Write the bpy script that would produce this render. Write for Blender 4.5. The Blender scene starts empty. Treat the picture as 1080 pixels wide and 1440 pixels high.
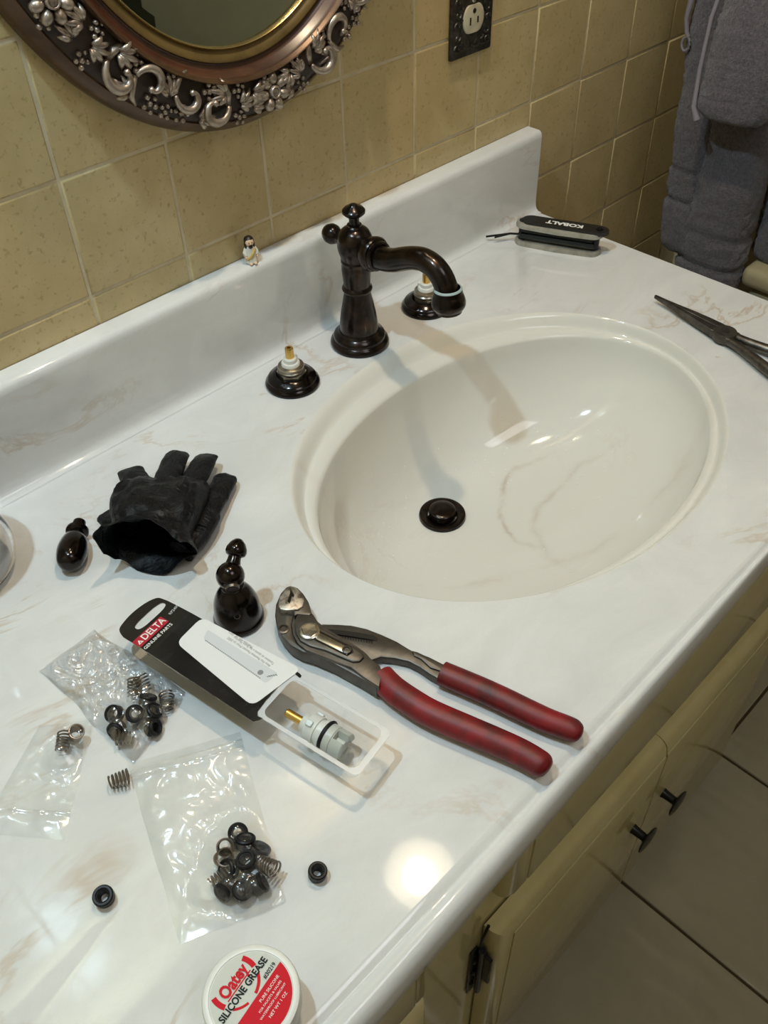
import bpy, bmesh, math, random
from mathutils import Vector, Matrix, noise
random.seed(7)
SC = bpy.context.scene
COL = SC.collection
PI = math.pi
# ------------------------------------------------------------------ camera, world, lights, exposure
FPX = 1261.2
CAM = Vector((-0.3213, -0.7126, 1.3636))
RT = Vector((0.70536, -0.70852, -0.02143))
DN = Vector((-0.50438, -0.48043, -0.71749))
FW = Vector((0.49806, 0.51690, -0.69624))
cd = bpy.data.cameras.new('camera'); cam = bpy.data.objects.new('camera', cd); COL.objects.link(cam)
cd.sensor_fit = 'VERTICAL'; cd.sensor_height = 36.0; cd.lens = FPX * 36.0 / 1440.0
cd.clip_start = 0.01
M = Matrix((RT, -DN, -FW)).transposed().to_4x4(); M.translation = CAM
cam.matrix_world = M
SC.camera = cam
w = bpy.data.worlds.new('world'); SC.world = w; w.use_nodes = True
w.node_tree.nodes['Background'].inputs[0].default_value = (0.9, 0.95, 1.0, 1)
w.node_tree.nodes['Background'].inputs[1].default_value = 0.02
SC.view_settings.view_transform = 'Standard'; SC.view_settings.look = 'None'
SC.view_settings.gamma = 1; SC.view_settings.use_curve_mapping = False
SC.view_settings.exposure = 0.38
LAMPS = [((-0.31, -0.19, 2.00), (0.62, 0.86, 1.0), 18.5), ((0.25, -0.19, 2.00), (1.0, 0.81, 0.56), 12.5)]
FILL = ((0.05, -1.25, 2.40), (0.95, 0.97, 1.0), 4.0)
SHADE_GLOW = 3.6
al = bpy.data.lights.new('added_fill_light', 'AREA'); al.shape = 'SQUARE'; al.size = 0.6; al.energy = FILL[2]; al.color = FILL[1]  # added soft fill under the ceiling for walls and backsplash, no real fixture
ao = bpy.data.objects.new('added_fill_light', al); COL.objects.link(ao); ao.location = FILL[0]

def at(u, v, z=0.8):
    d = RT * ((u - 540) / FPX) + DN * ((v - 720) / FPX) + FW
    t = (z - CAM.z) / d.z
    return CAM + d * t
def aty(u, v, y):
    d = RT * ((u - 540) / FPX) + DN * ((v - 720) / FPX) + FW
    return CAM + d * ((y - CAM.y) / d.y)

# ------------------------------------------------------------------ helpers
def mat(name, col=(0.8, 0.8, 0.8), rough=0.5, metal=0.0, **kw):
    m = bpy.data.materials.new(name); m.use_nodes = True
    b = m.node_tree.nodes['Principled BSDF']
    b.inputs['Base Color'].default_value = (*col, 1)
    b.inputs['Roughness'].default_value = rough
    b.inputs['Metallic'].default_value = metal
    for k, v in kw.items():
        b.inputs[k].default_value = v
    return m
class NT:
    def __init__(s, m): s.t = m.node_tree; s.b = s.t.nodes.get('Principled BSDF')
    def n(s, typ, **kw):
        nd = s.t.nodes.new(typ)
        for k, v in kw.items():
            if k in nd.inputs.keys() if hasattr(nd.inputs, 'keys') else False: nd.inputs[k].default_value = v
            else: setattr(nd, k, v)
        return nd
    def l(s, a, b): s.t.links.new(a, b)
    def noise(s, scale, detail=4, rough=0.6, dist=0.0, vec=None):
        nd = s.n('ShaderNodeTexNoise'); nd.inputs['Scale'].default_value = scale
        nd.inputs['Detail'].default_value = detail; nd.inputs['Roughness'].default_value = rough
        nd.inputs['Distortion'].default_value = dist
        s.l(vec if vec is not None else s.coord(), nd.inputs['Vector']); return nd.outputs['Fac']
    def coord(s, which='Object'):
        if not hasattr(s, 'tc'): s.tc = s.n('ShaderNodeTexCoord')
        return s.tc.outputs[which]
    def ramp(s, fac, stops):
        r = s.n('ShaderNodeValToRGB'); e = r.color_ramp.elements
        while len(e) < len(stops): e.new(0.5)
        for i, (p, c) in enumerate(stops):
            e[i].position = p; e[i].color = (*c, 1) if len(c) == 3 else c
        s.l(fac, r.inputs[0]); return r.outputs[0]
    def mix(s, fac, a, b):
        m = s.n('ShaderNodeMix'); m.data_type = 'RGBA'
        for sock, v in ((m.inputs[0], fac), (m.inputs[6], a), (m.inputs[7], b)):
            if isinstance(v, (int, float)): sock.default_value = v
            elif isinstance(v, tuple): sock.default_value = (*v, 1)
            else: s.l(v, sock)
        return m.outputs[2]
    def bump(s, h, strength=0.2, dist=0.001):
        b = s.n('ShaderNodeBump'); b.inputs['Strength'].default_value = strength; b.inputs['Distance'].default_value = dist
        s.l(h, b.inputs['Height']); s.l(b.outputs[0], s.b.inputs['Normal'])
    def col(s, c): s.l(c, s.b.inputs['Base Color'])

def link(name, me, parent=None):
    o = bpy.data.objects.new(name, me); COL.objects.link(o)
    if parent is not None: o.parent = parent
    return o
def tag(o, label=None, cat=None, group=None, kind=None):
    if label: o['label'] = label
    if cat: o['category'] = cat
    if group: o['group'] = group
    if kind: o['kind'] = kind
    return o
def empty(name, loc, label, cat, group=None, rot=None):
    o = link(name, None); o.location = loc; o.empty_display_size = 0.01
    if rot is not None: o.rotation_euler = rot
    return tag(o, label, cat, group)
def finish(bm, name, m, parent=None, smooth=True, ang=40):
    bmesh.ops.recalc_face_normals(bm, faces=bm.faces[:])
    for f in bm.faces: f.smooth = smooth
    if smooth:
        for e in bm.edges:
            if len(e.link_faces) == 2 and e.calc_face_angle(0) > math.radians(ang): e.smooth = False
    me = bpy.data.meshes.new(name); bm.to_mesh(me); bm.free()
    for x in (m if isinstance(m, (list, tuple)) else [m]): me.materials.append(x)
    return link(name, me, parent)
def lathe(bm, prof, n=40, mtx=None, mi=0):
    """prof: list of (r,z). r==0 ends are poles"""
    mtx = mtx or Matrix(); rings = []
    for r, z in prof:
        if r < 1e-6: rings.append([bm.verts.new(mtx @ Vector((0, 0, z)))])
        else: rings.append([bm.verts.new(mtx @ Vector((r * math.cos(2*PI*i/n), r * math.sin(2*PI*i/n), z))) for i in range(n)])
    for a, b in zip(rings, rings[1:]):
        for i in range(n):
            j = (i + 1) % n
            vs = [a[i % len(a)], a[j % len(a)], b[j % len(b)], b[i % len(b)]]
            vs = list(dict.fromkeys(vs))
            if len(vs) >= 3:
                f = bm.faces.new(vs); f.material_index = mi
    return rings
def smooth_prof(pts, k=4):
    """Catmull-Rom through (r,z) points"""
    out = []
    P = [pts[0]] + list(pts) + [pts[-1]]
    for i in range(1, len(P) - 2):
        for s in range(k):
            t = s / k; r = []
            for c in range(len(pts[0])):
                p0, p1, p2, p3 = P[i-1][c], P[i][c], P[i+1][c], P[i+2][c]
                r.append(0.5 * (2*p1 + (p2-p0)*t + (2*p0-5*p1+4*p2-p3)*t*t + (3*p1-p0-3*p2+p3)*t**3))
            out.append(tuple(r))
    out.append(tuple(pts[-1])); return out
def tube(bm, path, rad, n=12, up=(0, 0, 1), sq=1.0, caps=True, mi=0):
    """rad: float or list; sq: height/width ratio along the up side"""
    path = [Vector(p) for p in path]; N = len(path)
    if not isinstance(rad, (list, tuple)): rad = [rad] * N
    if not isinstance(sq, (list, tuple)): sq = [sq] * N
    rings = []; upv = Vector(up)
    for i in range(N):
        t = (path[min(i+1, N-1)] - path[max(i-1, 0)]).normalized()
        side = t.cross(upv)
        if side.length < 1e-4: side = t.cross(Vector((1, 0, 0.01)))
        side.normalize(); u2 = side.cross(t).normalized()
        if i and (u2.dot(last) < 0): side, u2 = -side, -u2
        last = u2
        rings.append([bm.verts.new(path[i] + side*rad[i]*math.cos(2*PI*k/n) + u2*rad[i]*sq[i]*math.sin(2*PI*k/n)) for k in range(n)])
    for a, b in zip(rings, rings[1:]):
        for k in range(n):
            f = bm.faces.new((a[k], a[(k+1) % n], b[(k+1) % n], b[k])); f.material_index = mi
    if caps:
        for r in (rings[0][::-1], rings[-1]):
            f = bm.faces.new(r); f.material_index = mi
    return rings
def box(bm, x0, x1, y0, y1, z0, z1, bev=0.0, seg=2, mtx=None):
    r = bmesh.ops.create_cube(bm, size=1.0)
    for v in r['verts']:
        v.co = Vector(((x0+x1)/2 + v.co.x*(x1-x0), (y0+y1)/2 + v.co.y*(y1-y0), (z0+z1)/2 + v.co.z*(z1-z0)))
    vs = r['verts']
    if bev > 0:
        es = list({e for v in vs for e in v.link_edges})
        rr = bmesh.ops.bevel(bm, geom=es, offset=bev, segments=seg, profile=0.5, affect='EDGES')
        vs = list({v for f in rr['faces'] for v in f.verts} | {v for v in vs if v.is_valid})
    if mtx is not None:
        for v in vs: v.co = mtx @ v.co
    return vs
def prism(bm, pts, z0, z1, bev=0.0, seg=1, mtx=None, holes=None):
    vs = [bm.verts.new((p[0], p[1], z0)) for p in pts]
    f = bm.faces.new(vs)
    r = bmesh.ops.extrude_face_region(bm, geom=[f])
    nv = [g for g in r['geom'] if isinstance(g, bmesh.types.BMVert)]
    for v in nv: v.co.z = z1
    allv = vs + nv
    if bev > 0:
        es = list({e for v in nv for e in v.link_edges if all(abs(q.co.z - z1) < 1e-9 for q in e.verts)})
        rr = bmesh.ops.bevel(bm, geom=es, offset=bev, segments=seg, profile=0.5, affect='EDGES', clamp_overlap=True)
        allv = list({v for v in allv if v.is_valid} | {v for ff in rr['faces'] for v in ff.verts})
    if mtx is not None:
        for v in allv: v.co = mtx @ v.co
    return allv
def sphere(bm, c, r, sub=2, scale=(1, 1, 1), rot=None, mi=0):
    res = bmesh.ops.create_icosphere(bm, subdivisions=sub, radius=1.0)
    R = rot if rot is not None else Matrix.Identity(3)
    for v in res['verts']:
        v.co = Vector(c) + R @ Vector((v.co.x*r*scale[0], v.co.y*r*scale[1], v.co.z*r*scale[2]))
    for f in {f for v in res['verts'] for f in v.link_faces}: f.material_index = mi
    return res['verts']
def copy_tree(o, parent=None):
    c = o.copy(); COL.objects.link(c); c.parent = parent
    for ch in list(o.children): copy_tree(ch, c)
    return c
def axis_m(loc, d, up=(0, 0, 1)):
    """matrix whose +Z points along d"""
    z = Vector(d).normalized(); x = Vector(up).cross(z)
    if x.length < 1e-4: x = Vector((1, 0, 0))
    x.normalize(); y = z.cross(x)
    m = Matrix((x, y, z)).transposed().to_4x4(); m.translation = Vector(loc); return m
def frame_m(loc, x, y):
    x = Vector(x).normalized(); z = x.cross(Vector(y)).normalized(); y = z.cross(x)
    m = Matrix((x, y, z)).transposed().to_4x4(); m.translation = Vector(loc); return m
def text(name, s, size, m, mtx, parent, bold=0.0, sx=1.0, depth=0.0, align='CENTER', spacing=1.0, shear=0.0):
    cu = bpy.data.curves.new('t', 'FONT'); cu.body = s; cu.size = size; cu.align_x = align; cu.align_y = 'CENTER'
    cu.offset = bold; cu.extrude = depth; cu.space_character = spacing; cu.resolution_u = 3; cu.shear = shear
    to = bpy.data.objects.new('t', cu); COL.objects.link(to)
    dg = bpy.context.evaluated_depsgraph_get()
    me = bpy.data.meshes.new_from_object(to.evaluated_get(dg))
    bpy.data.objects.remove(to); bpy.data.curves.remove(cu)
    for v in me.vertices: v.co = mtx @ Vector((v.co.x * sx, v.co.y, v.co.z))
    me.materials.clear(); me.materials.append(m); me.name = name
    return link(name, me, parent)

# ------------------------------------------------------------------ materials
def m_counter():
    m = mat('cultured_marble', (0.78, 0.77, 0.75), 0.045)
    t = NT(m); c = t.coord('Object')
    mp = t.n('ShaderNodeMapping'); mp.inputs['Rotation'].default_value = (0, 0, 0.5); mp.inputs['Scale'].default_value = (1.0, 1.9, 1.9)
    t.l(c, mp.inputs[0]); v = mp.outputs[0]
    n1 = t.noise(4.2, 6, 0.60, 1.0, v)
    veins = t.ramp(n1, [(0.40, (0, 0, 0)), (0.485, (0, 0, 0)), (0.505, (1, 1, 1)), (0.525, (0, 0, 0)), (0.7, (0, 0, 0))])
    msk = t.ramp(t.noise(7, 3, 0.55, 0.4), [(0.53, (0, 0, 0)), (0.68, (1, 1, 1))])
    cloud = t.noise(9, 5, 0.6, 0.8, v)
    base = t.mix(t.ramp(cloud, [(0.35, (0, 0, 0)), (0.7, (1, 1, 1))]), (0.66, 0.665, 0.66), (0.745, 0.75, 0.745))
    fac = t.n('ShaderNodeMath', operation='MULTIPLY'); t.l(veins, fac.inputs[0]); t.l(msk, fac.inputs[1])
    fm = t.n('ShaderNodeMath', operation='MULTIPLY'); t.l(fac.outputs[0], fm.inputs[0]); fm.inputs[1].default_value = 0.66
    c2 = t.mix(fm.outputs[0], base, (0.50, 0.36, 0.24))
    n2 = t.noise(14, 8, 0.7, 2.2, v)
    v2 = t.ramp(n2, [(0.47, (0, 0, 0)), (0.5, (0.5, 0.5, 0.5)), (0.53, (0, 0, 0))])
    f2 = t.n('ShaderNodeMath', operation='MULTIPLY'); t.l(v2, f2.inputs[0]); f2.inputs[1].default_value = 0.16
    c3 = t.mix(f2.outputs[0], c2, (0.56, 0.53, 0.50))
    t.col(c3)
    t.bump(t.noise(60, 2, 0.5), 0.012, 0.002)
    m.node_tree.nodes['Principled BSDF'].inputs['Specular IOR Level'].default_value = 0.5
    return m
def m_basin():
    m = mat('basin_marble', (0.80, 0.78, 0.73), 0.06)
    t = NT(m); c = t.coord('Object')
    n1 = t.noise(6.0, 6, 0.6, 1.8)
    veins = t.ramp(n1, [(0.47, (0, 0, 0)), (0.50, (1, 1, 1)), (0.525, (0, 0, 0))])
    msk = t.ramp(t.noise(5, 2, 0.5, 0.3), [(0.50, (0, 0, 0)), (0.68, (0.22, 0.22, 0.22))])
    fac = t.n('ShaderNodeMath', operation='MULTIPLY'); t.l(veins, fac.inputs[0]); t.l(msk, fac.inputs[1])
    base = t.mix(fac.outputs[0], (0.73, 0.715, 0.67), (0.60, 0.51, 0.41))
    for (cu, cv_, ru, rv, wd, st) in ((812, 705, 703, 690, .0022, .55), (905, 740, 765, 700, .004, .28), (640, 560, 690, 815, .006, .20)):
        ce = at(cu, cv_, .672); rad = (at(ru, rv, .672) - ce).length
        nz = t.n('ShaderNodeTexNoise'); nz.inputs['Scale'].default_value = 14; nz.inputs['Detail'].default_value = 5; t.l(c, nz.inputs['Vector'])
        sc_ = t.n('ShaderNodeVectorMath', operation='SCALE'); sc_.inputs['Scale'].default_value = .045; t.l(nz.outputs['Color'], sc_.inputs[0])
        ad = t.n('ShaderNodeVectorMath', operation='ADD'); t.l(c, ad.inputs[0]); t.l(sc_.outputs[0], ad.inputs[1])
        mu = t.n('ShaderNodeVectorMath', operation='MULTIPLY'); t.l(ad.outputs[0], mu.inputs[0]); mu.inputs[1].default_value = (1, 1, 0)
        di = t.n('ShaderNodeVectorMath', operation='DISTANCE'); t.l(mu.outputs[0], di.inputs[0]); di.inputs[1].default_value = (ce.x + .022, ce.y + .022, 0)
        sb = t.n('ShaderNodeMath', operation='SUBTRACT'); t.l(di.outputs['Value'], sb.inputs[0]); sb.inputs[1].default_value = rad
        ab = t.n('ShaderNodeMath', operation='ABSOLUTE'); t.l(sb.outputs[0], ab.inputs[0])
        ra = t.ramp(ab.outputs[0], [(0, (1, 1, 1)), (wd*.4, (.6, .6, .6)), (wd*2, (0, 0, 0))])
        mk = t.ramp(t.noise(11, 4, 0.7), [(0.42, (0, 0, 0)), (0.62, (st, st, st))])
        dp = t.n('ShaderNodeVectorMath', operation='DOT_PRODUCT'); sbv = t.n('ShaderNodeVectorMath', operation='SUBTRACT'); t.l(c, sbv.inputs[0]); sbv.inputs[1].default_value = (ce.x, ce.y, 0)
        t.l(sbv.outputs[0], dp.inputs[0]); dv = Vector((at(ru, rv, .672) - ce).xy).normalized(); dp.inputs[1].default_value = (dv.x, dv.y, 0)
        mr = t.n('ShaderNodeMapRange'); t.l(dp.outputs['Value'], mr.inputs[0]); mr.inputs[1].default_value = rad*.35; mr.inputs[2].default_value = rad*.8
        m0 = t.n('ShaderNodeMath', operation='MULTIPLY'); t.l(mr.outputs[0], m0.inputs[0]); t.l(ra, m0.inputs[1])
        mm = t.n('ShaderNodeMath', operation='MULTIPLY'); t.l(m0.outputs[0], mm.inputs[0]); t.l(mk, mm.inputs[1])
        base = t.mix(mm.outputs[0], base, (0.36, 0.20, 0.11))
    t.col(base)
    t.bump(t.noise(40, 2, 0.5), 0.015, 0.002)
    return m
def m_tile():
    m = mat('beige_glazed_tile', (0.45, 0.34, 0.16), 0.28)
    t = NT(m); oi = t.n('ShaderNodeObjectInfo')
    ad = t.n('ShaderNodeVectorMath', operation='ADD'); t.l(t.coord('Object'), ad.inputs[0]); t.l(oi.outputs['Location'], ad.inputs[1])
    v = ad.outputs[0]
    blot = t.noise(22, 4, 0.6, 0.5, v)
    c1 = t.mix(t.ramp(blot, [(0.3, (0, 0, 0)), (0.75, (1, 1, 1))]), (0.53, 0.415, 0.205), (0.635, 0.505, 0.275))
    sp = t.ramp(t.noise(170, 3, 0.6, 0.0, v), [(0.57, (0, 0, 0)), (0.68, (1, 1, 1))])
    f = t.n('ShaderNodeMath', operation='MULTIPLY'); t.l(sp, f.inputs[0]); f.inputs[1].default_value = 0.55
    c2 = t.mix(f.outputs[0], c1, (0.31, 0.22, 0.09))
    rn = t.n('ShaderNodeMath', operation='MULTIPLY'); t.l(oi.outputs['Random'], rn.inputs[0]); rn.inputs[1].default_value = 0.16
    t.col(t.mix(rn.outputs[0], c2, (0.36, 0.27, 0.12)))
    t.bump(t.noise(45, 3, 0.5, 0.0, v), 0.10, 0.003)
    return m
def m_bronze(name='oil_rubbed_bronze', base=(0.010, 0.007, 0.006), hi=(0.045, 0.023, 0.015), rough=0.28):
    m = mat(name, base, rough, 0.85)
    t = NT(m)
    t.col(t.mix(t.ramp(t.noise(60, 4, 0.6, 0.6), [(0.42, (0, 0, 0)), (0.75, (1, 1, 1))]), base, hi))
    m.node_tree.nodes['Principled BSDF'].inputs['Coat Weight'].default_value = 0.4
    m.node_tree.nodes['Principled BSDF'].inputs['Coat Roughness'].default_value = 0.15
    return m
def m_noisy(name, a, b, scale, rough, metal=0.0, lo=0.4, hi=0.65, bump=0.0, det=4, dist=0.001, **kw):
    m = mat(name, a, rough, metal, **kw); t = NT(m); nz = t.noise(scale, det, 0.65, 0.3)
    t.col(t.mix(t.ramp(nz, [(lo, (0, 0, 0)), (hi, (1, 1, 1))]), a, b))
    if bump: t.bump(nz, bump, dist)
    return m
def m_clear(name, tint=(1, 1, 1), gloss=0.10, haze=0.05, rough=0.08, hazecol=(0.85, 0.87, 0.88), bump=0.0, bscale=60):
    """thin clear plastic film: mostly straight-through, some sheen, some haze"""
    m = bpy.data.materials.new(name); m.use_nodes = True; nt = m.node_tree; nt.nodes.clear()
    out = nt.nodes.new('ShaderNodeOutputMaterial'); tr = nt.nodes.new('ShaderNodeBsdfTransparent'); tr.inputs[0].default_value = (*tint, 1)
    df = nt.nodes.new('ShaderNodeBsdfDiffuse'); df.inputs[0].default_value = (*hazecol, 1)
    gl = nt.nodes.new('ShaderNodeBsdfAnisotropic'); gl.inputs[0].default_value = (1, 1, 1, 1); gl.inputs['Roughness'].default_value = rough
    m1 = nt.nodes.new('ShaderNodeMixShader'); m1.inputs[0].default_value = haze
    m2 = nt.nodes.new('ShaderNodeMixShader')
    lw = nt.nodes.new('ShaderNodeLayerWeight'); lw.inputs[0].default_value = 0.35
    mr = nt.nodes.new('ShaderNodeMapRange'); mr.inputs[3].default_value = gloss; mr.inputs[4].default_value = min(1, gloss*5+.15)
    nt.links.new(lw.outputs['Fresnel'], mr.inputs[0]); nt.links.new(mr.outputs[0], m2.inputs[0])
    nt.links.new(tr.outputs[0], m1.inputs[1]); nt.links.new(df.outputs[0], m1.inputs[2])
    nt.links.new(m1.outputs[0], m2.inputs[1]); nt.links.new(gl.outputs[0], m2.inputs[2]); nt.links.new(m2.outputs[0], out.inputs[0])
    if bump:
        tc = nt.nodes.new('ShaderNodeTexCoord'); nz = nt.nodes.new('ShaderNodeTexNoise'); nz.inputs['Scale'].default_value = bscale
        nz.inputs['Detail'].default_value = 3
        bp = nt.nodes.new('ShaderNodeBump'); bp.inputs['Strength'].default_value = bump; bp.inputs['Distance'].default_value = 0.002
        nt.links.new(tc.outputs['Object'], nz.inputs['Vector']); nt.links.new(nz.outputs[0], bp.inputs['Height'])
        nt.links.new(bp.outputs[0], gl.inputs['Normal']); nt.links.new(bp.outputs[0], lw.inputs['Normal'])
    return m
COUNTER = m_counter(); BASIN = m_basin(); TILE = m_tile()
GROUT = m_noisy('cream_grout', (0.66, 0.58, 0.41), (0.56, 0.48, 0.32), 40, 0.8)
BRONZE = m_bronze()
BRONZE_G = m_bronze('glossy_bronze', (0.009, 0.006, 0.0055), (0.025, 0.012, 0.009), 0.15)
BRASS = mat('brass', (0.72, 0.47, 0.14), 0.25, 1.0)
PEWTER = m_noisy('aged_nickel', (0.42, 0.38, 0.31), (0.20, 0.17, 0.13), 90, 0.3, 0.95)
WHITEPL = mat('white_nylon', (0.72, 0.72, 0.68), 0.35)
BLACKRUB = mat('black_rubber', (0.008, 0.008, 0.009), 0.42, 0.0, **{'Specular IOR Level': 0.3})
STEEL = m_noisy('dull_steel', (0.125, 0.113, 0.100), (0.070, 0.062, 0.054), 70, 0.42, 0.75, 0.35, 0.75, 0.05)
STEELB = mat('bright_steel', (0.66, 0.64, 0.60), 0.22, 1.0)
STEELD = m_noisy('dark_steel', (0.085, 0.078, 0.07), (0.16, 0.145, 0.13), 80, 0.36, 0.85)
SPRING = mat('spring_steel', (0.26, 0.23, 0.20), 0.30, 1.0)
REDGRIP = m_noisy('red_dipped_grip', (0.22, 0.006, 0.010), (0.035, 0.007, 0.007), 38, 0.48, 0.0, 0.40, 0.72, 0.10, 9)
CABINET = m_noisy('cream_cabinet_paint', (0.62, 0.535, 0.28), (0.56, 0.475, 0.23), 9, 0.10)
CABEDGE = m_noisy('yellowed_cabinet_paint', (0.50, 0.41, 0.15), (0.42, 0.33, 0.10), 14, 0.25)
BLACKMET = mat('black_metal', (0.008, 0.007, 0.006), 0.35, 0.4)
WALLP = m_noisy('beige_wall_paint', (0.55, 0.48, 0.34), (0.50, 0.43, 0.30), 3, 0.7)
DARKP = m_noisy('dark_olive_panel', (0.045, 0.047, 0.030), (0.035, 0.037, 0.024), 3, 0.6)
CEILP = mat('white_ceiling_paint', (0.75, 0.73, 0.68), 0.8)
FLOORT = m_noisy('taupe_floor_tile', (0.43, 0.395, 0.30), (0.37, 0.34, 0.25), 6, 0.12, 0.0, 0.35, 0.7)
FGROUT = mat('brown_floor_grout', (0.07, 0.045, 0.02), 0.85)
GLASS = mat('clear_glass', (1, 1, 1), 0.02, 0.0, **{'Transmission Weight': 1.0, 'IOR': 1.45})
DROP = mat('water_drop', (0.80, 0.79, 0.77), 0.03)  # opaque near-white colour stands in for the brightness of clear drops
CLEAR = m_clear('clear_blister_plastic', (0.98, 0.98, 0.98), 0.03, 0.012, 0.05)
BAG = m_clear('clear_bag_film', (0.99, 0.99, 0.985), 0.05, 0.02, 0.17, (.95, .95, .95), bump=0.6, bscale=15)
BAGW = m_clear('crumpled_bag_film', (0.99, 0.99, 0.99), 0.11, 0.02, 0.16, (.95, .95, .95), bump=1.0, bscale=85)
def wavy_floor():
    t = NT(FLOORT)
    wv = t.n('ShaderNodeTexWave'); wv.inputs['Scale'].default_value = 14; wv.inputs['Distortion'].default_value = 5; wv.inputs['Detail'].default_value = 2
    mp = t.n('ShaderNodeMapping'); mp.inputs['Rotation'].default_value = (0, 0, 0.9); t.l(t.coord('Object'), mp.inputs[0]); t.l(mp.outputs[0], wv.inputs['Vector'])
    t.bump(wv.outputs['Fac'], 0.12, 0.004)
wavy_floor()

# ------------------------------------------------------------------ room shell
XL, XR, YF, ZC = -0.85, 1.14, -1.75, 2.45
TW, TH, TZ = 0.108, 0.10985, 0.9363
def slab(name, m, *b):
    bm = bmesh.new(); box(bm, *b); return tag(finish(bm, name, m, None, False), kind='structure')
added_dark_panel = slab('added_dark_panel', DARKP, XL, XR, YF, YF + .02, .0, 1.25)  # unseen panel, added so the mirror reflects something dark
floor = slab('floor', FGROUT, XL, XR, YF, 0, -0.05, -0.003)
ceiling = slab('ceiling', CEILP, XL, XR, YF, 0, ZC, ZC + 0.05)
wall_back = slab('wall_back', GROUT, XL, XR, 0.0013, 0.06, 0, ZC)
wall_left = slab('wall_left', WALLP, XL - 0.05, XL, YF, 0.06, 0, ZC)
wall_right = slab('wall_right', WALLP, XR, XR + 0.05, YF, 0.06, 0, ZC)
wall_front = slab('wall_front', WALLP, XL, XR, YF - 0.05, YF, 0, ZC)
def tile_mesh(name, w, h, d, m, g, r):
    """pillow edged tile, face towards -Y, back at y = d"""
    bm = bmesh.new(); rings = []
    for (ins, y) in ((g, d), (g, r * 0.9), (g + r * 0.4, r * 0.25), (g + r * 1.0, 0.0)):
        a, b = w/2 - ins, h/2 - ins
        rings.append([bm.verts.new((x, y, z)) for x, z in ((-a, -b), (a, -b), (a, b), (-a, b))])
    for p, q in zip(rings, rings[1:]):
        for i in range(4): bm.faces.new((p[i], p[(i+1) % 4], q[(i+1) % 4], q[i]))
    bm.faces.new(rings[-1]); bmesh.ops.recalc_face_normals(bm, faces=bm.faces[:])
    for f in bm.faces: f.smooth = True
    for f in bm.faces:
        if len([v for v in f.verts if v in rings[-1]]) == 4: f.smooth = False
    me = bpy.data.meshes.new(name); bm.to_mesh(me); bm.free(); me.materials.append(m); return me
tme = tile_mesh('tile', TW, TH, 0.0030, TILE, 0.0009, 0.0022)
for j in range(-5, 10):
    for i in range(-8, 11):
        x = (i + 0.5) * TW; z = TZ + (j + 0.5) * TH
        if z < 0.74 and x < 0.6: continue
        if x > XR - 0.05 or x < XL + 0.04: continue
        o = link('tile', tme, wall_back); o.location = (x, random.uniform(0, 0.0005), z)
        o.rotation_euler = (random.uniform(-.004, .004), 0, random.uniform(-.005, .005))
FT = 0.30
ftm = tile_mesh('floor_tile', FT, FT, 0.008, FLOORT, 0.0024, 0.0016)
for i in range(-4, 3):
    for j in range(0, 6):
        cx = 0.331 + (i + 0.5) * FT; cy = -0.22 - (j + 0.5) * FT
        if cx - FT/2 < XL - .01 or cx + FT/2 > XR + .3 or cy - FT/2 < YF - .1: continue
        o = link('floor_tile', ftm, floor); o.location = (cx, cy, 0.0); o.rotation_euler = (-PI/2, 0, 0)
        o.rotation_euler = (PI/2 * -1, 0, 0)

# ------------------------------------------------------------------ vanity top with basin and backsplash
CX, CY, A0, B0 = 0.2522, -0.3072, 0.2446, 0.1880
DRX, DRY, DRZ = 0.226, -0.239, 0.655
CR, CF = 0.6466, -0.556
NB = 144
ICY, IA, IB = -0.3178, 0.2335, 0.1590
def bowl(r, th):
    """r from 1 (inner rim) to 0 (drain)"""
    k = min(1, (1 - r)/.885)
    cx = CX + (DRX - CX) * k; cy = ICY + (DRY - ICY) * k
    z = 0.8 - 0.0205 - 0.1245 * (1 - r ** 2.6) ** 0.56
    return Vector((cx + (IA-.0003) * r * math.cos(th), cy + (IB-.0003) * r * math.sin(th), z))
top = empty('marble_counter', (0, 0, 0.8), 'white marbled vanity top with oval integral basin and tall backsplash', 'countertop')
def T(o):  # keep world-space mesh under a parent that sits elsewhere
    o.matrix_parent_inverse = Matrix.Translation(-o.parent.location); return o
bm = bmesh.new(); rings = []
for (t, z) in ((0, 0), (.06, -.0004), (.13, -.0014), (.22, -.0040), (.32, -.0085), (.40, -.0118), (.46, -.0134), (.51, -.0140), (.56, -.0138), (.64, -.0136), (.76, -.0142), (.87, -.0154), (.94, -.0165), (.985, -.0180), (1.0, -.0192)):
    a, b, c = A0 + (IA-A0)*t, B0 + (IB-B0)*t, CY + (ICY-CY)*t
    rings.append([bm.verts.new((CX + a*math.cos(2*PI*k/NB), c + b*math.sin(2*PI*k/NB), 0.8 + z)) for k in range(NB)])
for s in range(0, 29):
    r = 1 - (s/28.0) ** 1.7 * 0.912
    rings.append([bm.verts.new(bowl(r, 2*PI*k/NB)) for k in range(NB)])
for a, b in zip(rings, rings[1:]):
    for k in range(NB): bm.faces.new((a[k], a[(k+1) % NB], b[(k+1) % NB], b[k]))
basin = T(finish(bm, 'basin', BASIN, top, True, 32))
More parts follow.
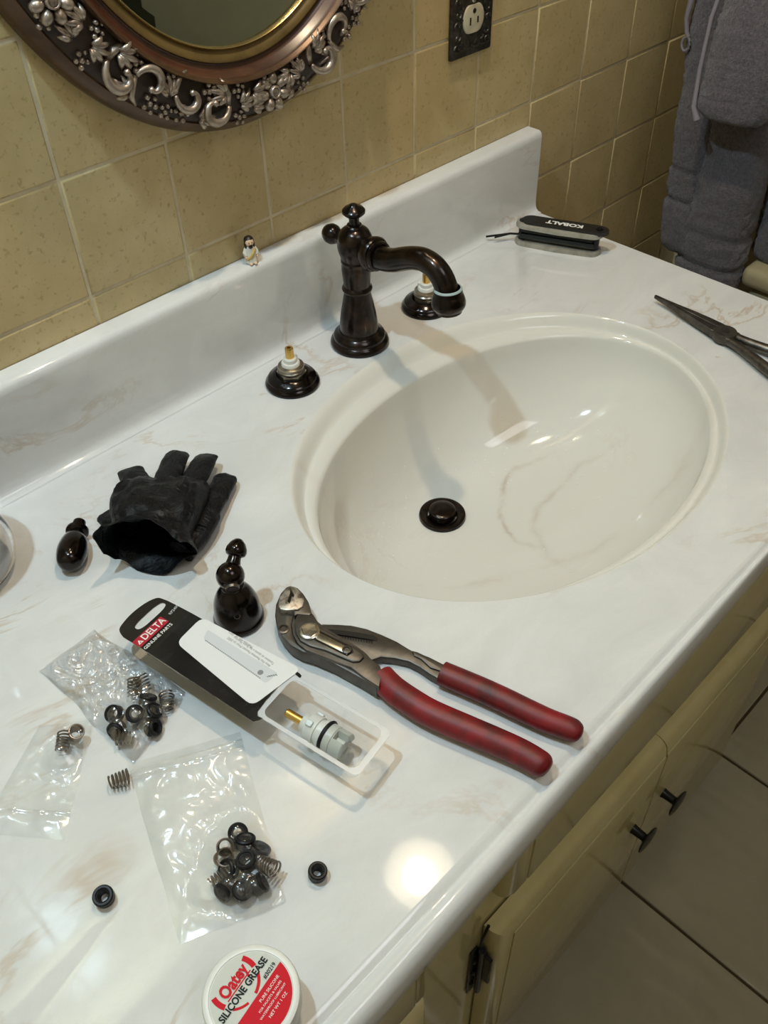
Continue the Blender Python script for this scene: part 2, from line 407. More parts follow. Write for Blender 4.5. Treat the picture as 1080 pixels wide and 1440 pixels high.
# flat top: ellipse ring out to the rectangle
bm = bmesh.new()
er = [bm.verts.new((CX + A0*math.cos(2*PI*k/NB), CY + B0*math.sin(2*PI*k/NB), 0.8)) for k in range(NB)]
X0, X1, Y0, Y1 = XL + 0.002, CR - 0.003, CF, -0.001
def ray_rect(th):
    dx, dy = A0*math.cos(th), B0*math.sin(th); t = 1e9
    if dx > 1e-9: t = min(t, (X1-CX)/dx)
    if dx < -1e-9: t = min(t, (X0-CX)/dx)
    if dy > 1e-9: t = min(t, (Y1-CY)/dy)
    if dy < -1e-9: t = min(t, (Y0-CY)/dy)
    return Vector((CX+dx*t, CY+dy*t, 0.8))
orr = [ray_rect(2*PI*k/NB) for k in range(NB)]
for cx, cy in ((X0, Y0), (X1, Y0), (X1, Y1), (X0, Y1)):
    k = min(range(NB), key=lambda i: (orr[i].xy - Vector((cx, cy))).length); orr[k] = Vector((cx, cy, 0.8))
orv = [bm.verts.new(p) for p in orr]
for k in range(NB): bm.faces.new((er[k], er[(k+1) % NB], orv[(k+1) % NB], orv[k]))
# front bead and right edge
fp = [(CF, 0), (CF-.003, -.0004), (CF-.006, -.0014), (CF-.0085, -.0030), (CF-.0100, -.0036), (CF-.0112, -.0032), (CF-.013, -.0018), (CF-.016, -.0008), (CF-.019, -.0012), (CF-.022, -.0032), (CF-.0245, -.0068), (CF-.0256, -.011), (CF-.0258, -.026), (CF-.0245, -.0295), (CF-.021, -.031), (CF, -.031)]
def fy(x, y):
    f = min(1, max(0, (CF - y)/.0256)); return CF - (CF - y)*max(.36, min(1.05, .68 - 1.1*(x-.05)*f))
pr_ = [[bm.verts.new((x, fy(x, y), 0.8+z)) for y, z in fp] for x in (X0, -.45, -.2, .05, .3, .5, X1)]
for a, b in zip(pr_, pr_[1:]):
    for i in range(len(fp)-1): bm.faces.new((a[i], b[i], b[i+1], a[i+1]))
rp = [(X1, 0), (X1+.002, -.0008), (X1+.003, -.003), (X1+.003, -.031)]
rr_ = [[bm.verts.new((x, y, 0.8+z)) for x, z in rp] for y in (Y1, CF - .0165, CF-.0235)]
for a, b in zip(rr_, rr_[1:]):
    for i in range(3): bm.faces.new((a[i], b[i], b[i+1], a[i+1]))
ul = [bm.verts.new((v.co.x, v.co.y, .769)) for v in er]; uo = [bm.verts.new((v.co.x, v.co.y, .769)) for v in orv]
for k in range(NB): bm.faces.new((ul[k], uo[k], uo[(k+1) % NB], ul[(k+1) % NB]))
bmesh.ops.remove_doubles(bm, verts=bm.verts[:], dist=1e-5)
ct = T(finish(bm, 'countertop', COUNTER, top, True, 50))
bm = bmesh.new()
bp = [(-.0005, .8), (-.036, .8003), (-.031, .8008), (-.0275, .8035), (-.0255, .808), (-.025, .815), (-.0245, .898), (-.0237, .9035), (-.021, .9066), (-.018, .9072), (-.0005, .9072)]
pp = [[bm.verts.new((x, y, z)) for y, z in bp] for x in (X0, CR - .004, CR-.0012, CR)]
for q in (2, 3):
    for v, (y, z) in zip(pp[q], bp):
        if q == 3: v.co.y = min(-.0005, y + .003 if y < -.01 else y); v.co.z = max(.8, z - .003 if z > .9 else z)
for a, b in zip(pp, pp[1:]):
    for i in range(len(bp)-1): bm.faces.new((a[i], b[i], b[i+1], a[i+1]))
bm.faces.new(pp[-1])
T(finish(bm, 'backsplash', COUNTER, top, True, 50))
# drain
dr = empty('sink_drain', (DRX, DRY, DRZ), 'dark bronze pop-up drain with round stopper in the basin', 'drain')
zt = bowl(0.115, 0).z - DRZ + .0020
bm = bmesh.new(); lathe(bm, [(0.0160, zt-.004), (0.0165, zt+.0005), (0.0185, zt+.0016), (0.0235, zt+.0028), (0.0258, zt+.0022), (0.0265, zt-.001)], 48)
finish(bm, 'flange', BRONZE, dr)
bm = bmesh.new(); lathe(bm, [(0.0150, zt-.006), (0.0152, zt+.006), (0.0148, zt+.0085), (0.0135, zt+.0095), (0.008, zt+.0098), (0, zt+.0098)], 40)
finish(bm, 'stopper', BRONZE, dr)
# water drops
bm = bmesh.new()
for k in range(170):
    th = random.gauss(0.35, 1.1) if k % 3 else random.gauss(2.6, .35)
    r = random.uniform(0.35, 0.80); p = bowl(r, th); q = bowl(r+.01, th) - p; s = bowl(r, th+.01) - p
    nrm = s.cross(q).normalized(); nrm = nrm if nrm.z > 0 else -nrm
    sphere(bm, p, random.uniform(.0006, .0016), 1, (1, 1, .45), axis_m((0, 0, 0), nrm).to_3x3())
tag(finish(bm, 'water_droplets', DROP), 'scattered clear water droplets on the wet basin bowl', 'water', None, 'stuff')

# ------------------------------------------------------------------ vanity cabinet
cab = empty('vanity_cabinet', (0.0, -0.3, 0), 'cream painted vanity cabinet with lipped doors under the white top', 'cabinet')
def CB(bm, name, m, par=cab, ang=40):
    o = finish(bm, name, m, par, True, ang)
    if par is cab: o.matrix_parent_inverse = Matrix.Translation(-cab.location)
    return o
bm = bmesh.new()
for b in ((XL+.004, .635, -.528, -.512, .70, .768), (XL+.004, .635, -.528, -.512, .085, .125), (-.145, -.005, -.528, -.512, .125, .70), (.53, .635, -.528, -.512, .125, .70), (-.005, .53, -.528, -.512, .48, .585), (XL+.004, -.80, -.528, -.512, .125, .70), (-.80, -.1451, -.528, -.512, .49, .60), (-.80, -.1451, -.528, -.512, .31, .385)): box(bm, *b)
CB(bm, 'face_frame', CABINET)
bm = bmesh.new(); box(bm, .617, .635, -.512, -.004, .0, .768); box(bm, XL+.004, .617, -.47, -.455, .0, .085); box(bm, XL+.004, .617, -.50, -.02, .085, .10)
CB(bm, 'carcass', CABINET)
def lipped(name, x0, x1, z0, z1, yf=-.552, yb=-.5295, fl=1, fr=1):
    """door slab with a stepped, rounded lip round its face"""
    bm = bmesh.new(); R = []
    for ins, y in ((.0, yb), (.0, yb-.007), (.0012, yb-.011), (.004, yb-.0150), (.009, yb-.0185), (.0175, yf+.0022), (.0205, yf+.0016), (.0209, yf+.0034), (.0218, yf+.0034), (.0222, yf+.0010), (.026, yf)):
        R.append([bm.verts.new(p) for p in ((x0+ins*fl, y, z0+ins), (x1-ins*fr, y, z0+ins), (x1-ins*fr, y, z1-ins), (x0+ins*fl, y, z1-ins))])
    bm.faces.new(R[0])
    for a, b in zip(R, R[1:]):
        for i in range(4): bm.faces.new((a[i], a[(i+1) % 4], b[(i+1) % 4], b[i]))
    bm.faces.new(R[-1][::-1])
    return CB(bm, name, CABINET, cab, 35)
def knob(x, z, door):
    bm = bmesh.new()
    lathe(bm, [(0, 0), (.0066, 0), (.0058, .003), (.0052, .0155), (.0066, .0172), (.0150, .0184), (.0180, .0198), (.0180, .0212), (.012, .0226), (0, .0232)], 28, axis_m((x, -.5520, z), (0, -1, 0)))
    o = CB(bm, 'knob', BLACKMET, door); o['label'] = 'black round cabinet knob'
lipped('false_front', -.027, .548, .566, .755)
d1 = lipped('door', -.030, .2580, .118, .494, fr=.06); d2 = lipped('door', .2588, .548, .118, .494, fl=.06)
knob(.2285, .345, d1); knob(.2935, .345, d2)
for (z0, z1) in ((.566, .755), (.36, .534), (.118, .335)): lipped('drawer_front', -.60, -.125, z0, z1)
bm = bmesh.new()
box(bm, -.0365, -.0325, -.547, -.529, .385, .445, .0008, 1); box(bm, -.047, -.0365, -.5312, -.5288, .345, .455, .0006, 1)
tube(bm, [(-.0365, -.5355, .345), (-.0365, -.5355, .455)], .0036, 10)
for z in (.37, .40, .43): sphere(bm, (-.0425, -.5318, z), .003, 1)
tube(bm, [(-.0365, -.533, .45), (-.0358, -.5335, .478), (-.0325, -.534, .490), (-.028, -.5335, .496)], .0016, 8)
o = CB(bm, 'hinge', BLACKMET, d1); o['label'] = 'black metal hinge on the door edge'

# ------------------------------------------------------------------ mirror
MX, MZ = 0.193, 1.336
AI, BI, AO, BO = 0.168, 0.225, 0.242, 0.2955
mir = empty('oval_mirror', (MX, 0, MZ), 'oval wall mirror in a carved bronze and dark wood frame', 'mirror')
def el(wf, th, h):
    a = AI + (AO-AI)*wf; b = BI + (BO-BI)*wf
    return Vector((a*math.cos(th), -h, b*math.sin(th)))
def ring(prof, name, m, n=160, ang=50):
    bm = bmesh.new(); R = [[bm.verts.new(el(wf, 2*PI*k/n, h)) for k in range(n)] for wf, h in prof]
    for a, b in zip(R, R[1:]):
        for k in range(n): bm.faces.new((a[k], a[(k+1) % n], b[(k+1) % n], b[k]))
    return finish(bm, name, m, mir, True, ang)
FR_D = m_noisy('dark_walnut_bronze', (0.10, 0.055, 0.028), (0.06, 0.03, 0.016), 35, 0.32, 0.45)
FR_R = m_noisy('red_brown_lacquer', (0.075, 0.026, 0.013), (0.04, 0.014, 0.008), 25, 0.30, 0.0, **{'Coat Weight': 0.25, 'Coat Roughness': 0.2})
FR_O = m_noisy('olive_gold_leaf', (0.17, 0.11, 0.035), (0.11, 0.07, 0.022), 30, 0.38, 0.35)
FR_C = m_noisy('antiqued_pewter_bronze', (0.46, 0.39, 0.33), (0.16, 0.11, 0.085), 120, 0.36, 0.75, 0.46, 0.72)
FR_B = m_noisy('shaded_carving_ground', (0.045, 0.026, 0.018), (0.02, 0.012, 0.008), 60, 0.5, 0.2)  # dark brown stands in for the shade in the carving's recesses
GOLD = mat('gold_bead', (0.50, 0.38, 0.17), 0.25, 0.9)
ring([(1.0, 0.001), (1.0, .006), (.985, .0105), (.96, .0135), (.90, .018), (.86, .0205), (.84, .0200)], 'outer_moulding', FR_D)
ring([(.845, .0195), (.80, .0215), (.70, .025), (.58, .0275), (.46, .0275), (.37, .0265)], 'carved_band', FR_B)
ring([(.375, .026), (.365, .0315), (.350, .0335), (.335, .0325), (.320, .0295), (.305, .0285)], 'rope_bead', FR_D)
ring([(.31, .0285), (.285, .0265), (.25, .0215), (.21, .0185), (.17, .0180), (.155, .0188)], 'lacquered_cove', FR_R)
ring([(.16, .0186), (.15, .0205), (.13, .0205), (.08, .0175), (.03, .0150), (.015, .0148)], 'inner_slope', FR_O)
ring([(.02, .0145), (.012, .0172), (0.0, .0178), (-.012, .0168), (-.02, .011)], 'gold_bead', GOLD)
MIRG = mat('mirror_glass', (0.42, 0.46, 0.40), 0.01, 1.0)
ring([(-.015, .0134), (-.12, .0135)], 'bevelled_edge', MIRG)
bm = bmesh.new(); n = 120
vs = [bm.verts.new(el(-.118, 2*PI*k/n, .0135)) for k in range(n)]; vb = [bm.verts.new(el(-.0, 2*PI*k/n, .006)) for k in range(n)]
bm.faces.new(vs); bm.faces.new(vb[::-1])
for k in range(n): bm.faces.new((vs[k], vs[(k+1) % n], vb[(k+1) % n], vb[k]))
finish(bm, 'glass', MIRG, mir, True, 3)
# carved ornament meshes, in a plane: X along the rim, Z to the rim outside, -Y out of the wall
def me_of(bm, name):
    bmesh.ops.recalc_face_normals(bm, faces=bm.faces[:])
    for f in bm.faces: f.smooth = True
    me = bpy.data.meshes.new(name); bm.to_mesh(me); bm.free(); me.materials.append(FR_C); return me
bm = bmesh.new()
for k in range(7):
    a = 2*PI*k/7; sphere(bm, (.0092*math.cos(a), -.003, .0092*math.sin(a)), .0048, 2, (1.0, .75, .78), Matrix.Rotation(-a, 3, 'Y'))
lathe(bm, [(0, .0072), (.0022, .007), (.0040, .0058), (.0048, .003), (.0046, 0)], 14, axis_m((0, 0, 0), (0, -1, 0)))
lathe(bm, [(.0028, .0062), (.0034, .0078), (.0043, .0070), (.0046, .005)], 14, axis_m((0, 0, 0), (0, -1, 0)))
FLOWER = me_of(bm, 'flower')
def scroll(flip):
    bm = bmesh.new(); P = []; R = []
    for i in range(30):
        t = i/29; a = 0.3 + t*4.6; r = .0115*(1 - .80*t) + .0005
        P.append((flip*(r*math.cos(a)), -.0025 - .003*t, r*math.sin(a))); R.append(.0014 + .0016*math.sin(PI*min(1, t*1.1+.05)))
    tube(bm, P, R, 8, (0, 1, 0))
    sphere(bm, P[-1], .0024, 1)
    tube(bm, [(flip*.0115, -.001, .003), (flip*.013, -.0022, -.003), (flip*.012, -.002, -.010), (flip*.007, -.0015, -.015)], [.002, .0026, .0022, .0008], 8, (0, 1, 0))
    return me_of(bm, 'scroll')
SCR = [scroll(1), scroll(-1)]
bm = bmesh.new()
for k, (a, L) in enumerate(((-.9, .011), (-.45, .015), (0, .018), (.45, .015), (.9, .011))):
    d = Vector((math.cos(a), 0, math.sin(a))); P = [d*(.002 + L*t) + Vector((0, -.0015-.0035*math.sin(PI*(.15+.8*t)), 0)) for t in (0, .25, .5, .75, 1)]
    tube(bm, P, [.0014, .0023, .0026, .0019, .0005], 8, (0, 1, 0), .75)
LEAF = me_of(bm, 'acanthus_leaf')
bm = bmesh.new()
for k, (x, z, r) in enumerate(((0, 0, .0026), (.0048, .001, .0024), (-.0042, .002, .0024), (.001, .0048, .0021), (-.002, -.0044, .0022), (.0042, -.0042, .0019))): sphere(bm, (x, -.002, z), r, 1)
BERRY = me_of(bm, 'berry_cluster')
def orn(me, th, wf, rot, sc, h=None):
    h = h if h is not None else .0225 + .0045*min(1, (0.85-wf)/.3)
    p = el(wf, th, h - .0005); o = link(me.name, me, mir); o.location = p
    tang = Vector((-(AI+(AO-AI)*wf)*math.sin(th), 0, (BI+(BO-BI)*wf)*math.cos(th))).normalized()
    nz = Vector((0, -1, 0)).cross(tang); nz = -nz if nz.dot(Vector((math.cos(th), 0, math.sin(th)))) < 0 else nz
    X = -tang; Zv = nz; Yv = Zv.cross(X)
    Mx = Matrix((X, Yv, Zv)).transposed() @ Matrix.Rotation(rot, 3, 'Y') @ Matrix.Rotation(0.12, 3, 'X')
    o.rotation_euler = Mx.to_euler(); o.scale = (sc*1.2, sc*1.25, sc*1.2)
NM = 18
rnd = random.Random(3)
for k in range(NM):
    t0 = -PI/2 + (k+.25)*2*PI/NM; s = 2*PI/NM
    if k % 3 == 0:
        orn(FLOWER, t0, .61, k*.7, 1.05)
        for a in (-.33, .33): orn(LEAF, t0 + s*a, .70, (.3 if a > 0 else 2.8), .85); orn(LEAF, t0 + s*a, .50, (-.3 if a > 0 else 3.4), .85)
        orn(BERRY, t0 + s*.05, .78, k, 1.0); orn(BERRY, t0 - s*.05, .44, k+1, .9)
    elif k % 3 == 1:
        orn(SCR[0], t0 - s*.12, .66, .5, 1.15); orn(SCR[1], t0 + s*.22, .56, 2.9, 1.05)
        orn(LEAF, t0 + s*.05, .78, .2, .85); orn(LEAF, t0 - s*.25, .47, 2.9, .9); orn(BERRY, t0 + s*.30, .76, k, 1.0); orn(BERRY, t0 - s*.02, .46, 2*k, 1.0)
    else:
        orn(SCR[1], t0 + s*.10, .64, -.4, 1.15); orn(SCR[0], t0 - s*.26, .55, .2, 1.0)
        orn(LEAF, t0 - s*.08, .78, 2.9, .85); orn(LEAF, t0 + s*.28, .48, .2, .9); orn(BERRY, t0 - s*.30, .75, k, 1.0); orn(BERRY, t0 + s*.02, .45, 2*k, 1.0)
    orn(LEAF, t0 + s*.48, .62, 1.2 + 1.6*(k % 2), .85); orn(BERRY, t0 + s*.5, .79, k*1.3, .9); orn(BERRY, t0 + s*.47, .45, k*.9, .9)

# ------------------------------------------------------------------ outlet with ornate cover plate
ox, oz = 0.5195, 1.0815
out = empty('wall_outlet', (ox, 0, oz), 'almond duplex outlet in an ornate dark bronze plate on beige tile', 'outlet')
PLATE = m_noisy('antique_black_bronze', (0.045, 0.042, 0.036), (0.11, 0.10, 0.085), 110, 0.42, 0.7, 0.45, 0.7)
bm = bmesh.new()
vs = box(bm, -.0345, .0345, -.0055, 0.0, -.0575, .0575, .002, 2); finish(bm, 'cover_plate', PLATE, out)
bm = bmesh.new()
for sx in (-1, 1):
    for k in range(9):
        z = -.046 + k*.0115; ph = k % 2
        P = []
        for i in range(12):
            t = i/11; a = t*4.2 + ph*PI; r = .0052*(1-.75*t); P.append((sx*(.025 + r*math.cos(a)), -.0058, z + r*math.sin(a)))
        tube(bm, P, [.0013]*12, 6, (0, 1, 0))
        sphere(bm, (sx*.0185, -.0056, z+.005), .002, 1)
for k in range(7):
    x = -.018 + k*.006
    for zz in (-.046, .046): sphere(bm, (x, -.0055, zz + .003*(-1)**k), .0028, 1, (.7, .6, 1.3), Matrix.Rotation(.5*(k-3), 3, 'Y'))
for zz in (-.0495, .0495): tube(bm, [(-.03, -.0056, zz), (.03, -.0056, zz)], .0011, 6, (0, 1, 0))
finish(bm, 'relief_scrollwork', PLATE, out)
ALM = mat('almond_plastic', (0.58, 0.52, 0.38), 0.35)
for s in (-1, 1):
    zc = s*.0195; pts = []
    for i in range(36):
        a = 2*PI*i/36; x, z = .0172*math.cos(a), .0172*math.sin(a); z = max(-.0142, min(.0142, z)); pts.append((x, z))
    bm = bmesh.new(); prism(bm, pts, 0, .0075, .001, 2, axis_m((0, 0, zc), (0, -1, 0)))
    rec = finish(bm, 'receptacle', ALM, out)
    bm = bmesh.new()
    for (x, hgt) in ((-.0063, .0078), (.0063, .0064)): box(bm, x-.0011, x+.0011, -.0079, -.0072, zc-.0008-hgt/2 - .001, zc-.0008+hgt/2 - .001)
    lathe(bm, [(.0026, .0074), (.0026, .0079), (0, .0079)], 14, axis_m((0, 0, zc + .008), (0, -1, 0)))
    finish(bm, 'slots', BLACKRUB, rec, False)
bm = bmesh.new(); lathe(bm, [(.0036, .005), (.0036, .0066), (.0026, .0074), (0, .0077)], 18, axis_m((0, 0, 0), (0, -1, 0))); finish(bm, 'screw', STEELB, out)

# ------------------------------------------------------------------ vanity light above the mirror (out of frame, seen as a reflection)
lcx = sum(l[0][0] for l in LAMPS)/2
vl = empty('vanity_light', (lcx, 0, 2.11), 'two-shade vanity light mounted on the wall above the mirror', 'lamp')
bm = bmesh.new(); box(bm, -.20, .20, -.022, 0, -.05, .05, .006, 2); finish(bm, 'back_plate', BRONZE, vl)
for (loc, c, pw) in LAMPS:
    rel = Vector(loc) - vl.location
    bm = bmesh.new(); tube(bm, [(math.copysign(.17, rel.x), -.02, 0), (rel.x*.8, -.05, .01), (rel.x, -.12, .02), (rel.x, rel.y, .01), (rel.x, rel.y, -.02)], .008, 10)
    lathe(bm, [(0, .01), (.024, .008), (.026, -.03), (.02, -.034)], 24, Matrix.Translation((rel.x, rel.y, -.02))); finish(bm, 'arm', BRONZE, vl)
    sm = bpy.data.materials.new('lit_frosted_shade'); sm.use_nodes = True; b = sm.node_tree.nodes['Principled BSDF']
    b.inputs['Base Color'].default_value = (.012, .011, .010, 1); b.inputs['Roughness'].default_value = .6; b.inputs['Specular IOR Level'].default_value = .1
    b.inputs['Emission Color'].default_value = (*c, 1); b.inputs['Emission Strength'].default_value = SHADE_GLOW
    bm = bmesh.new(); prof = smooth_prof([(.024, -.035), (.034, -.05), (.046, -.075), (.056, -.105), (.066, -.128), (.070, -.132)], 3)
    lathe(bm, prof, 40, Matrix.Translation((rel.x, rel.y, .0))); lathe(bm, [(r-.003, z) for r, z in prof], 40, Matrix.Translation((rel.x, rel.y, .0)))
    sh = finish(bm, 'lamp_shade', sm, vl)
    ld = bpy.data.lights.new('bulb', 'POINT'); ld.energy = pw; ld.color = c; ld.shadow_soft_size = .021
    lo = bpy.data.objects.new('bulb_light', ld); COL.objects.link(lo); lo.parent = vl; lo.location = rel

# ------------------------------------------------------------------ faucet spout and valve stems
FX, FY = 0.257, -0.0815
fa = empty('faucet', (FX, FY, 0.8), 'oil rubbed bronze faucet with curved spout behind the basin', 'faucet')
bm = bmesh.new(); lathe(bm, [(0, .0), (.0318, .0), (.0328, .003), (.0322, .0055), (.0295, .0075), (.0285, .0085), (.0290, .011), (.0278, .0135), (.0245, .0155), (.0232, .017), (.022, .019)], 56); finish(bm, 'base_flange', BRONZE, fa)
bm = bmesh.new(); lathe(bm, smooth_prof([(.0215, .017), (.0212, .024), (.0198, .036), (.0172, .050), (.0150, .061), (.0142, .066)], 4) + smooth_prof([(.0158, .067), (.0166, .069), (.0158, .071)], 2) + smooth_prof([(.0142, .073), (.0150, .082), (.0157, .091), (.0152, .099)], 3) + [(.0160, .1005), (.0160, .1025), (.0148, .104)], 48); finish(bm, 'body', BRONZE, fa)
bm = bmesh.new(); lathe(bm, [(.0148, .102)] + smooth_prof([(.0160, .106), (.0182, .113), (.0188, .119), (.0178, .127), (.0145, .134), (.0085, .1385)], 4) + [(.0075, .1395), (.0075, .141), (.006, .1415), (0, .1415)], 48); finish(bm, 'ball_head', BRONZE, fa)
bm = bmesh.new(); lathe(bm, [(.0058, .140), (.0052, .145), (.0056, .149), (.0095, .151), (.0118, .1535), (.0118, .156), (.0095, .1585), (.0045, .1605), (.0035, .162), (0, .1625)], 36); finish(bm, 'lift_knob', BRONZE, fa)
bm = bmesh.new(); lathe(bm, [(.0075, .014), (.0068, .022), (.0062, .026), (.0085, .0285), (.0105, .033), (.0104, .038), (.0080, .043), (.004, .0465), (0, .047)], 32, axis_m((0, 0, .1175), (0, 1, 0.02))); finish(bm, 'rear_finial', BRONZE, fa)
bm = bmesh.new(); lathe(bm, [(.010, .012), (.0135, .016), (.0165, .021), (.0180, .026), (.0182, .029), (.0172, .031), (.0155, .0315), (.0152, .036), (.0130, .0365)], 40, axis_m((0, 0, .1178), (0, -1, 0))); finish(bm, 'spout_collar', BRONZE, fa)
bm = bmesh.new()
sp = smooth_prof([(-.0300, .1175), (-.043, .1178), (-.056, .1215), (-.069, .1278), (-.083, .1338), (-.097, .1368), (-.110, .1345), (-.120, .1275), (-.126, .118), (-.1285, .108)], 5)
rr = [.0126 - .0012*min(1, abs(y+.03)/.05) + (.0008 if z < .115 else 0) for y, z in sp]
tube(bm, [(0, y, z) for y, z in sp], rr, 24, (1, 0, 0)); finish(bm, 'spout', BRONZE, fa)
bm = bmesh.new(); lathe(bm, [(.0118, -.005), (.0136, -.004), (.0140, -.002)] + smooth_prof([(.0142, .000), (.0158, .0045), (.0168, .0095), (.0164, .0130), (.0146, .0160)], 3) + [(.0132, .0168), (.0128, .0195), (.0112, .0200), (.0105, .0185), (0, .018)], 40, axis_m((0, -.1288, .1135), (0, -.10, -1))); finish(bm, 'spout_tip', BRONZE, fa)
VERD = mat('pale_mineral_crust', (0.33, 0.42, 0.42), 0.7)
bm = bmesh.new(); lathe(bm, [(.0120, -.0056), (.0134, -.0050), (.0140, -.0040), (.0136, -.0034)], 40, axis_m((0, -.1288, .1135), (0, -.10, -1))); o = finish(bm, 'mineral_ring', VERD, fa); o['label'] = 'thin pale green mineral ring round the spout tip'
def valve(x, y, label, rot):
    v = empty('faucet_valve', (x, y, 0.8), label, 'faucet valve', 'uncovered faucet valves', (0, 0, rot))
    bm = bmesh.new(); lathe(bm, [(0, 0), (.0285, 0), (.0292, .0025), (.0285, .0045), (.0262, .006), (.0255, .007), (.0258, .009), (.0240, .011), (.0205, .0122), (.0195, .0132), (.0165, .0135), (.0155, .011)], 48); finish(bm, 'flange', BRONZE_G, v)
    bm = bmesh.new(); lathe(bm, [(.0155, .009), (.0155, .0165), (.0148, .0175)], 6); lathe(bm, [(.0140, .0165), (.0146, .0175), (.0146, .0195), (.0136, .0205), (.0140, .0215), (.0136, .0235), (.0115, .0245), (.009, .0245)], 36); finish(bm, 'bonnet_nut', PEWTER, v)
    bm = bmesh.new(); lathe(bm, [(.0098, .022), (.0098, .0265), (.0088, .0278), (.0070, .0280), (.0070, .0320), (.0060, .0330), (.003, .0330)], 32); box(bm, .004, .0098, -.003, .003, .026, .0315, .0006, 1); finish(bm, 'plastic_bonnet', WHITEPL, v)
    bm = bmesh.new(); lathe(bm, [(.0044, .030), (.0044, .0435), (.0040, .0445), (.0020, .0445), (.0018, .0415), (0, .0415)], 16); finish(bm, 'brass_stem', BRASS, v, True, 30)
    return v
valve(0.1545, -0.0850, 'valve stem with bare brass spindle left of the faucet', 0.3)
valve(0.3615, -0.0855, 'valve stem with bare brass spindle behind the spout tip', 1.9)

# ------------------------------------------------------------------ little figurine on the backsplash
fg = empty('figurine', (0.1735, -0.0135, 0.9072), 'tiny bearded figurine in a white robe standing on the backsplash', 'figurine', None, (0, 0, -.35))
ROBE = mat('white_painted_robe', (0.72, 0.70, 0.62), 0.5); SKIN = mat('painted_skin', (0.78, 0.56, 0.36), 0.5); HAIR = mat('dark_brown_paint', (0.014, 0.008, 0.006), 0.4)
SASH = mat('ochre_sash_paint', (0.52, 0.36, 0.09), 0.5)
bm = bmesh.new(); lathe(bm, smooth_prof([(0, .0005), (.0062, .0008), (.0068, .003), (.0058, .008), (.0050, .013), (.0046, .0165), (.0030, .0185), (0, .019)], 3), 24)
for s in (-1, 1): tube(bm, [(s*.0040, .0, .0165), (s*.0062, -.001, .012), (s*.0060, -.0025, .009)], [.0020, .0024, .0022], 10)
finish(bm, 'robe', ROBE, fg)
bm = bmesh.new(); sphere(bm, (0, -.0006, .0225), .0046, 2, (1, .95, 1.08)); sphere(bm, (0, -.0052, .0222), .0009, 1); finish(bm, 'head', SKIN, fg)
bm = bmesh.new(); sphere(bm, (0, .0008, .0240), .0053, 2, (1.0, .98, .95)); sphere(bm, (0, .0022, .0195), .0050, 2, (1.05, .7, 1.25))
for v in list(bm.verts):
    if v.co.y < -.0018 and v.co.z < .0262: v.co.y = -.0018
for s in (-1, 1): sphere(bm, (s*.0043, -.0005, .0190), .0020, 1, (.7, 1, 2.2))
finish(bm, 'hair', HAIR, fg)
bm = bmesh.new(); sphere(bm, (0, -.0040, .0190), .0024, 1, (1.1, .7, 1.0)); sphere(bm, (0, -.0052, .0207), .0010, 1, (1.6, .5, .5))
for s in (-1, 1): sphere(bm, (s*.0016, -.0048, .0234), .0006, 1)
finish(bm, 'beard_and_eyes', HAIR, fg)
bm = bmesh.new(); tube(bm, [(.0042, -.0030, .0160), (.0020, -.0052, .0125), (-.0015, -.0060, .0085), (-.0050, -.0048, .0060)], [.0012, .0014, .0014, .0012], 8); finish(bm, 'sash', SASH, fg)
for s in (-1, 1):
    bm = bmesh.new(); sphere(bm, (s*.0024, -.0062, .0015), .0022, 2, (.8, 1.3, .7)); finish(bm, 'foot', SKIN, fg)
    bm = bmesh.new(); sphere(bm, (s*.0060, -.0034, .0078), .0019, 1); finish(bm, 'hand', SKIN, fg)

# ------------------------------------------------------------------ folding hex key set
kx = Vector((0.583, -0.110, 0.8)); kd = Vector((0.40, -0.917, 0)).normalized(); kn = Vector((0.917, 0.40, 0)).normalized()
hk = empty('hex_key_set', kx, 'black and grey folding hex key set near the backsplash end', 'hex keys', None, (0, 0, math.atan2(kd.y, kd.x)))
HKG = m_noisy('grey_die_cast', (0.42, 0.40, 0.34), (0.30, 0.28, 0.23), 60, 0.4, 0.3); HKB = mat('black_overmould', (0.012, 0.012, 0.012), 0.42); HKS = mat('black_oxide', (0.02, 0.022, 0.024), 0.25, 0.7)
def stadium(L, W, k=10, bulge=0.0):
    p = []
    for i in range(k+1): a = -PI/2 + PI*i/k; p.append((L/2-W/2+W/2*math.cos(a), W/2*math.sin(a)))
    if bulge: p.append((0, W/2+bulge))
    for i in range(k+1): a = PI/2 + PI*i/k; p.append((-L/2+W/2+W/2*math.cos(a), W/2*math.sin(a)))
    if bulge: p.append((0, -W/2-bulge))
    return p
def shape_bm(pts, z0, z1, bev, seg=2):
    bm = bmesh.new(); prism(bm, pts, z0, z1, bev, seg); return bm
finish(shape_bm(stadium(.112, .028, 10, .002), 0, .0055, .002), 'lower_scale', HKG, hk)
finish(shape_bm(stadium(.112, .028, 10, .002), .0235, .0290, .0022), 'upper_scale', HKG, hk)
finish(shape_bm([(x*1.0+.006 if x > 0 else x*.86, y*.80) for x, y in stadium(.112, .027, 10)], .0275, .0320, .0018), 'top_inlay', HKB, hk)
for k, (yy, zz, r, L) in enumerate(((-.0085, .0195, .0032, .09), (-.0085, .0125, .0038, .094), (-.0015, .0205, .0024, .088), (-.0015, .0145, .0028, .09), (.0055, .0200, .0021, .085), (.0055, .0145, .0024, .088), (.010, .0105, .0018, .08), (-.0050, .0085, .0022, .08))):
    bm = bmesh.new(); tube(bm, [(-L/2, yy, zz), (L/2, yy, zz)], r, 6); finish(bm, 'hex_key', HKS, hk, False)
bm = bmesh.new(); tube(bm, [(-.050, -.002, .0105), (-.062, -.004, .0102), (-.079, -.0175, .0085)], .0014, 6); tube(bm, [(-.062, -.004, .0102), (-.091, -.016, .0068)], .0013, 6); finish(bm, 'open_hex_key', HKS, hk, False)
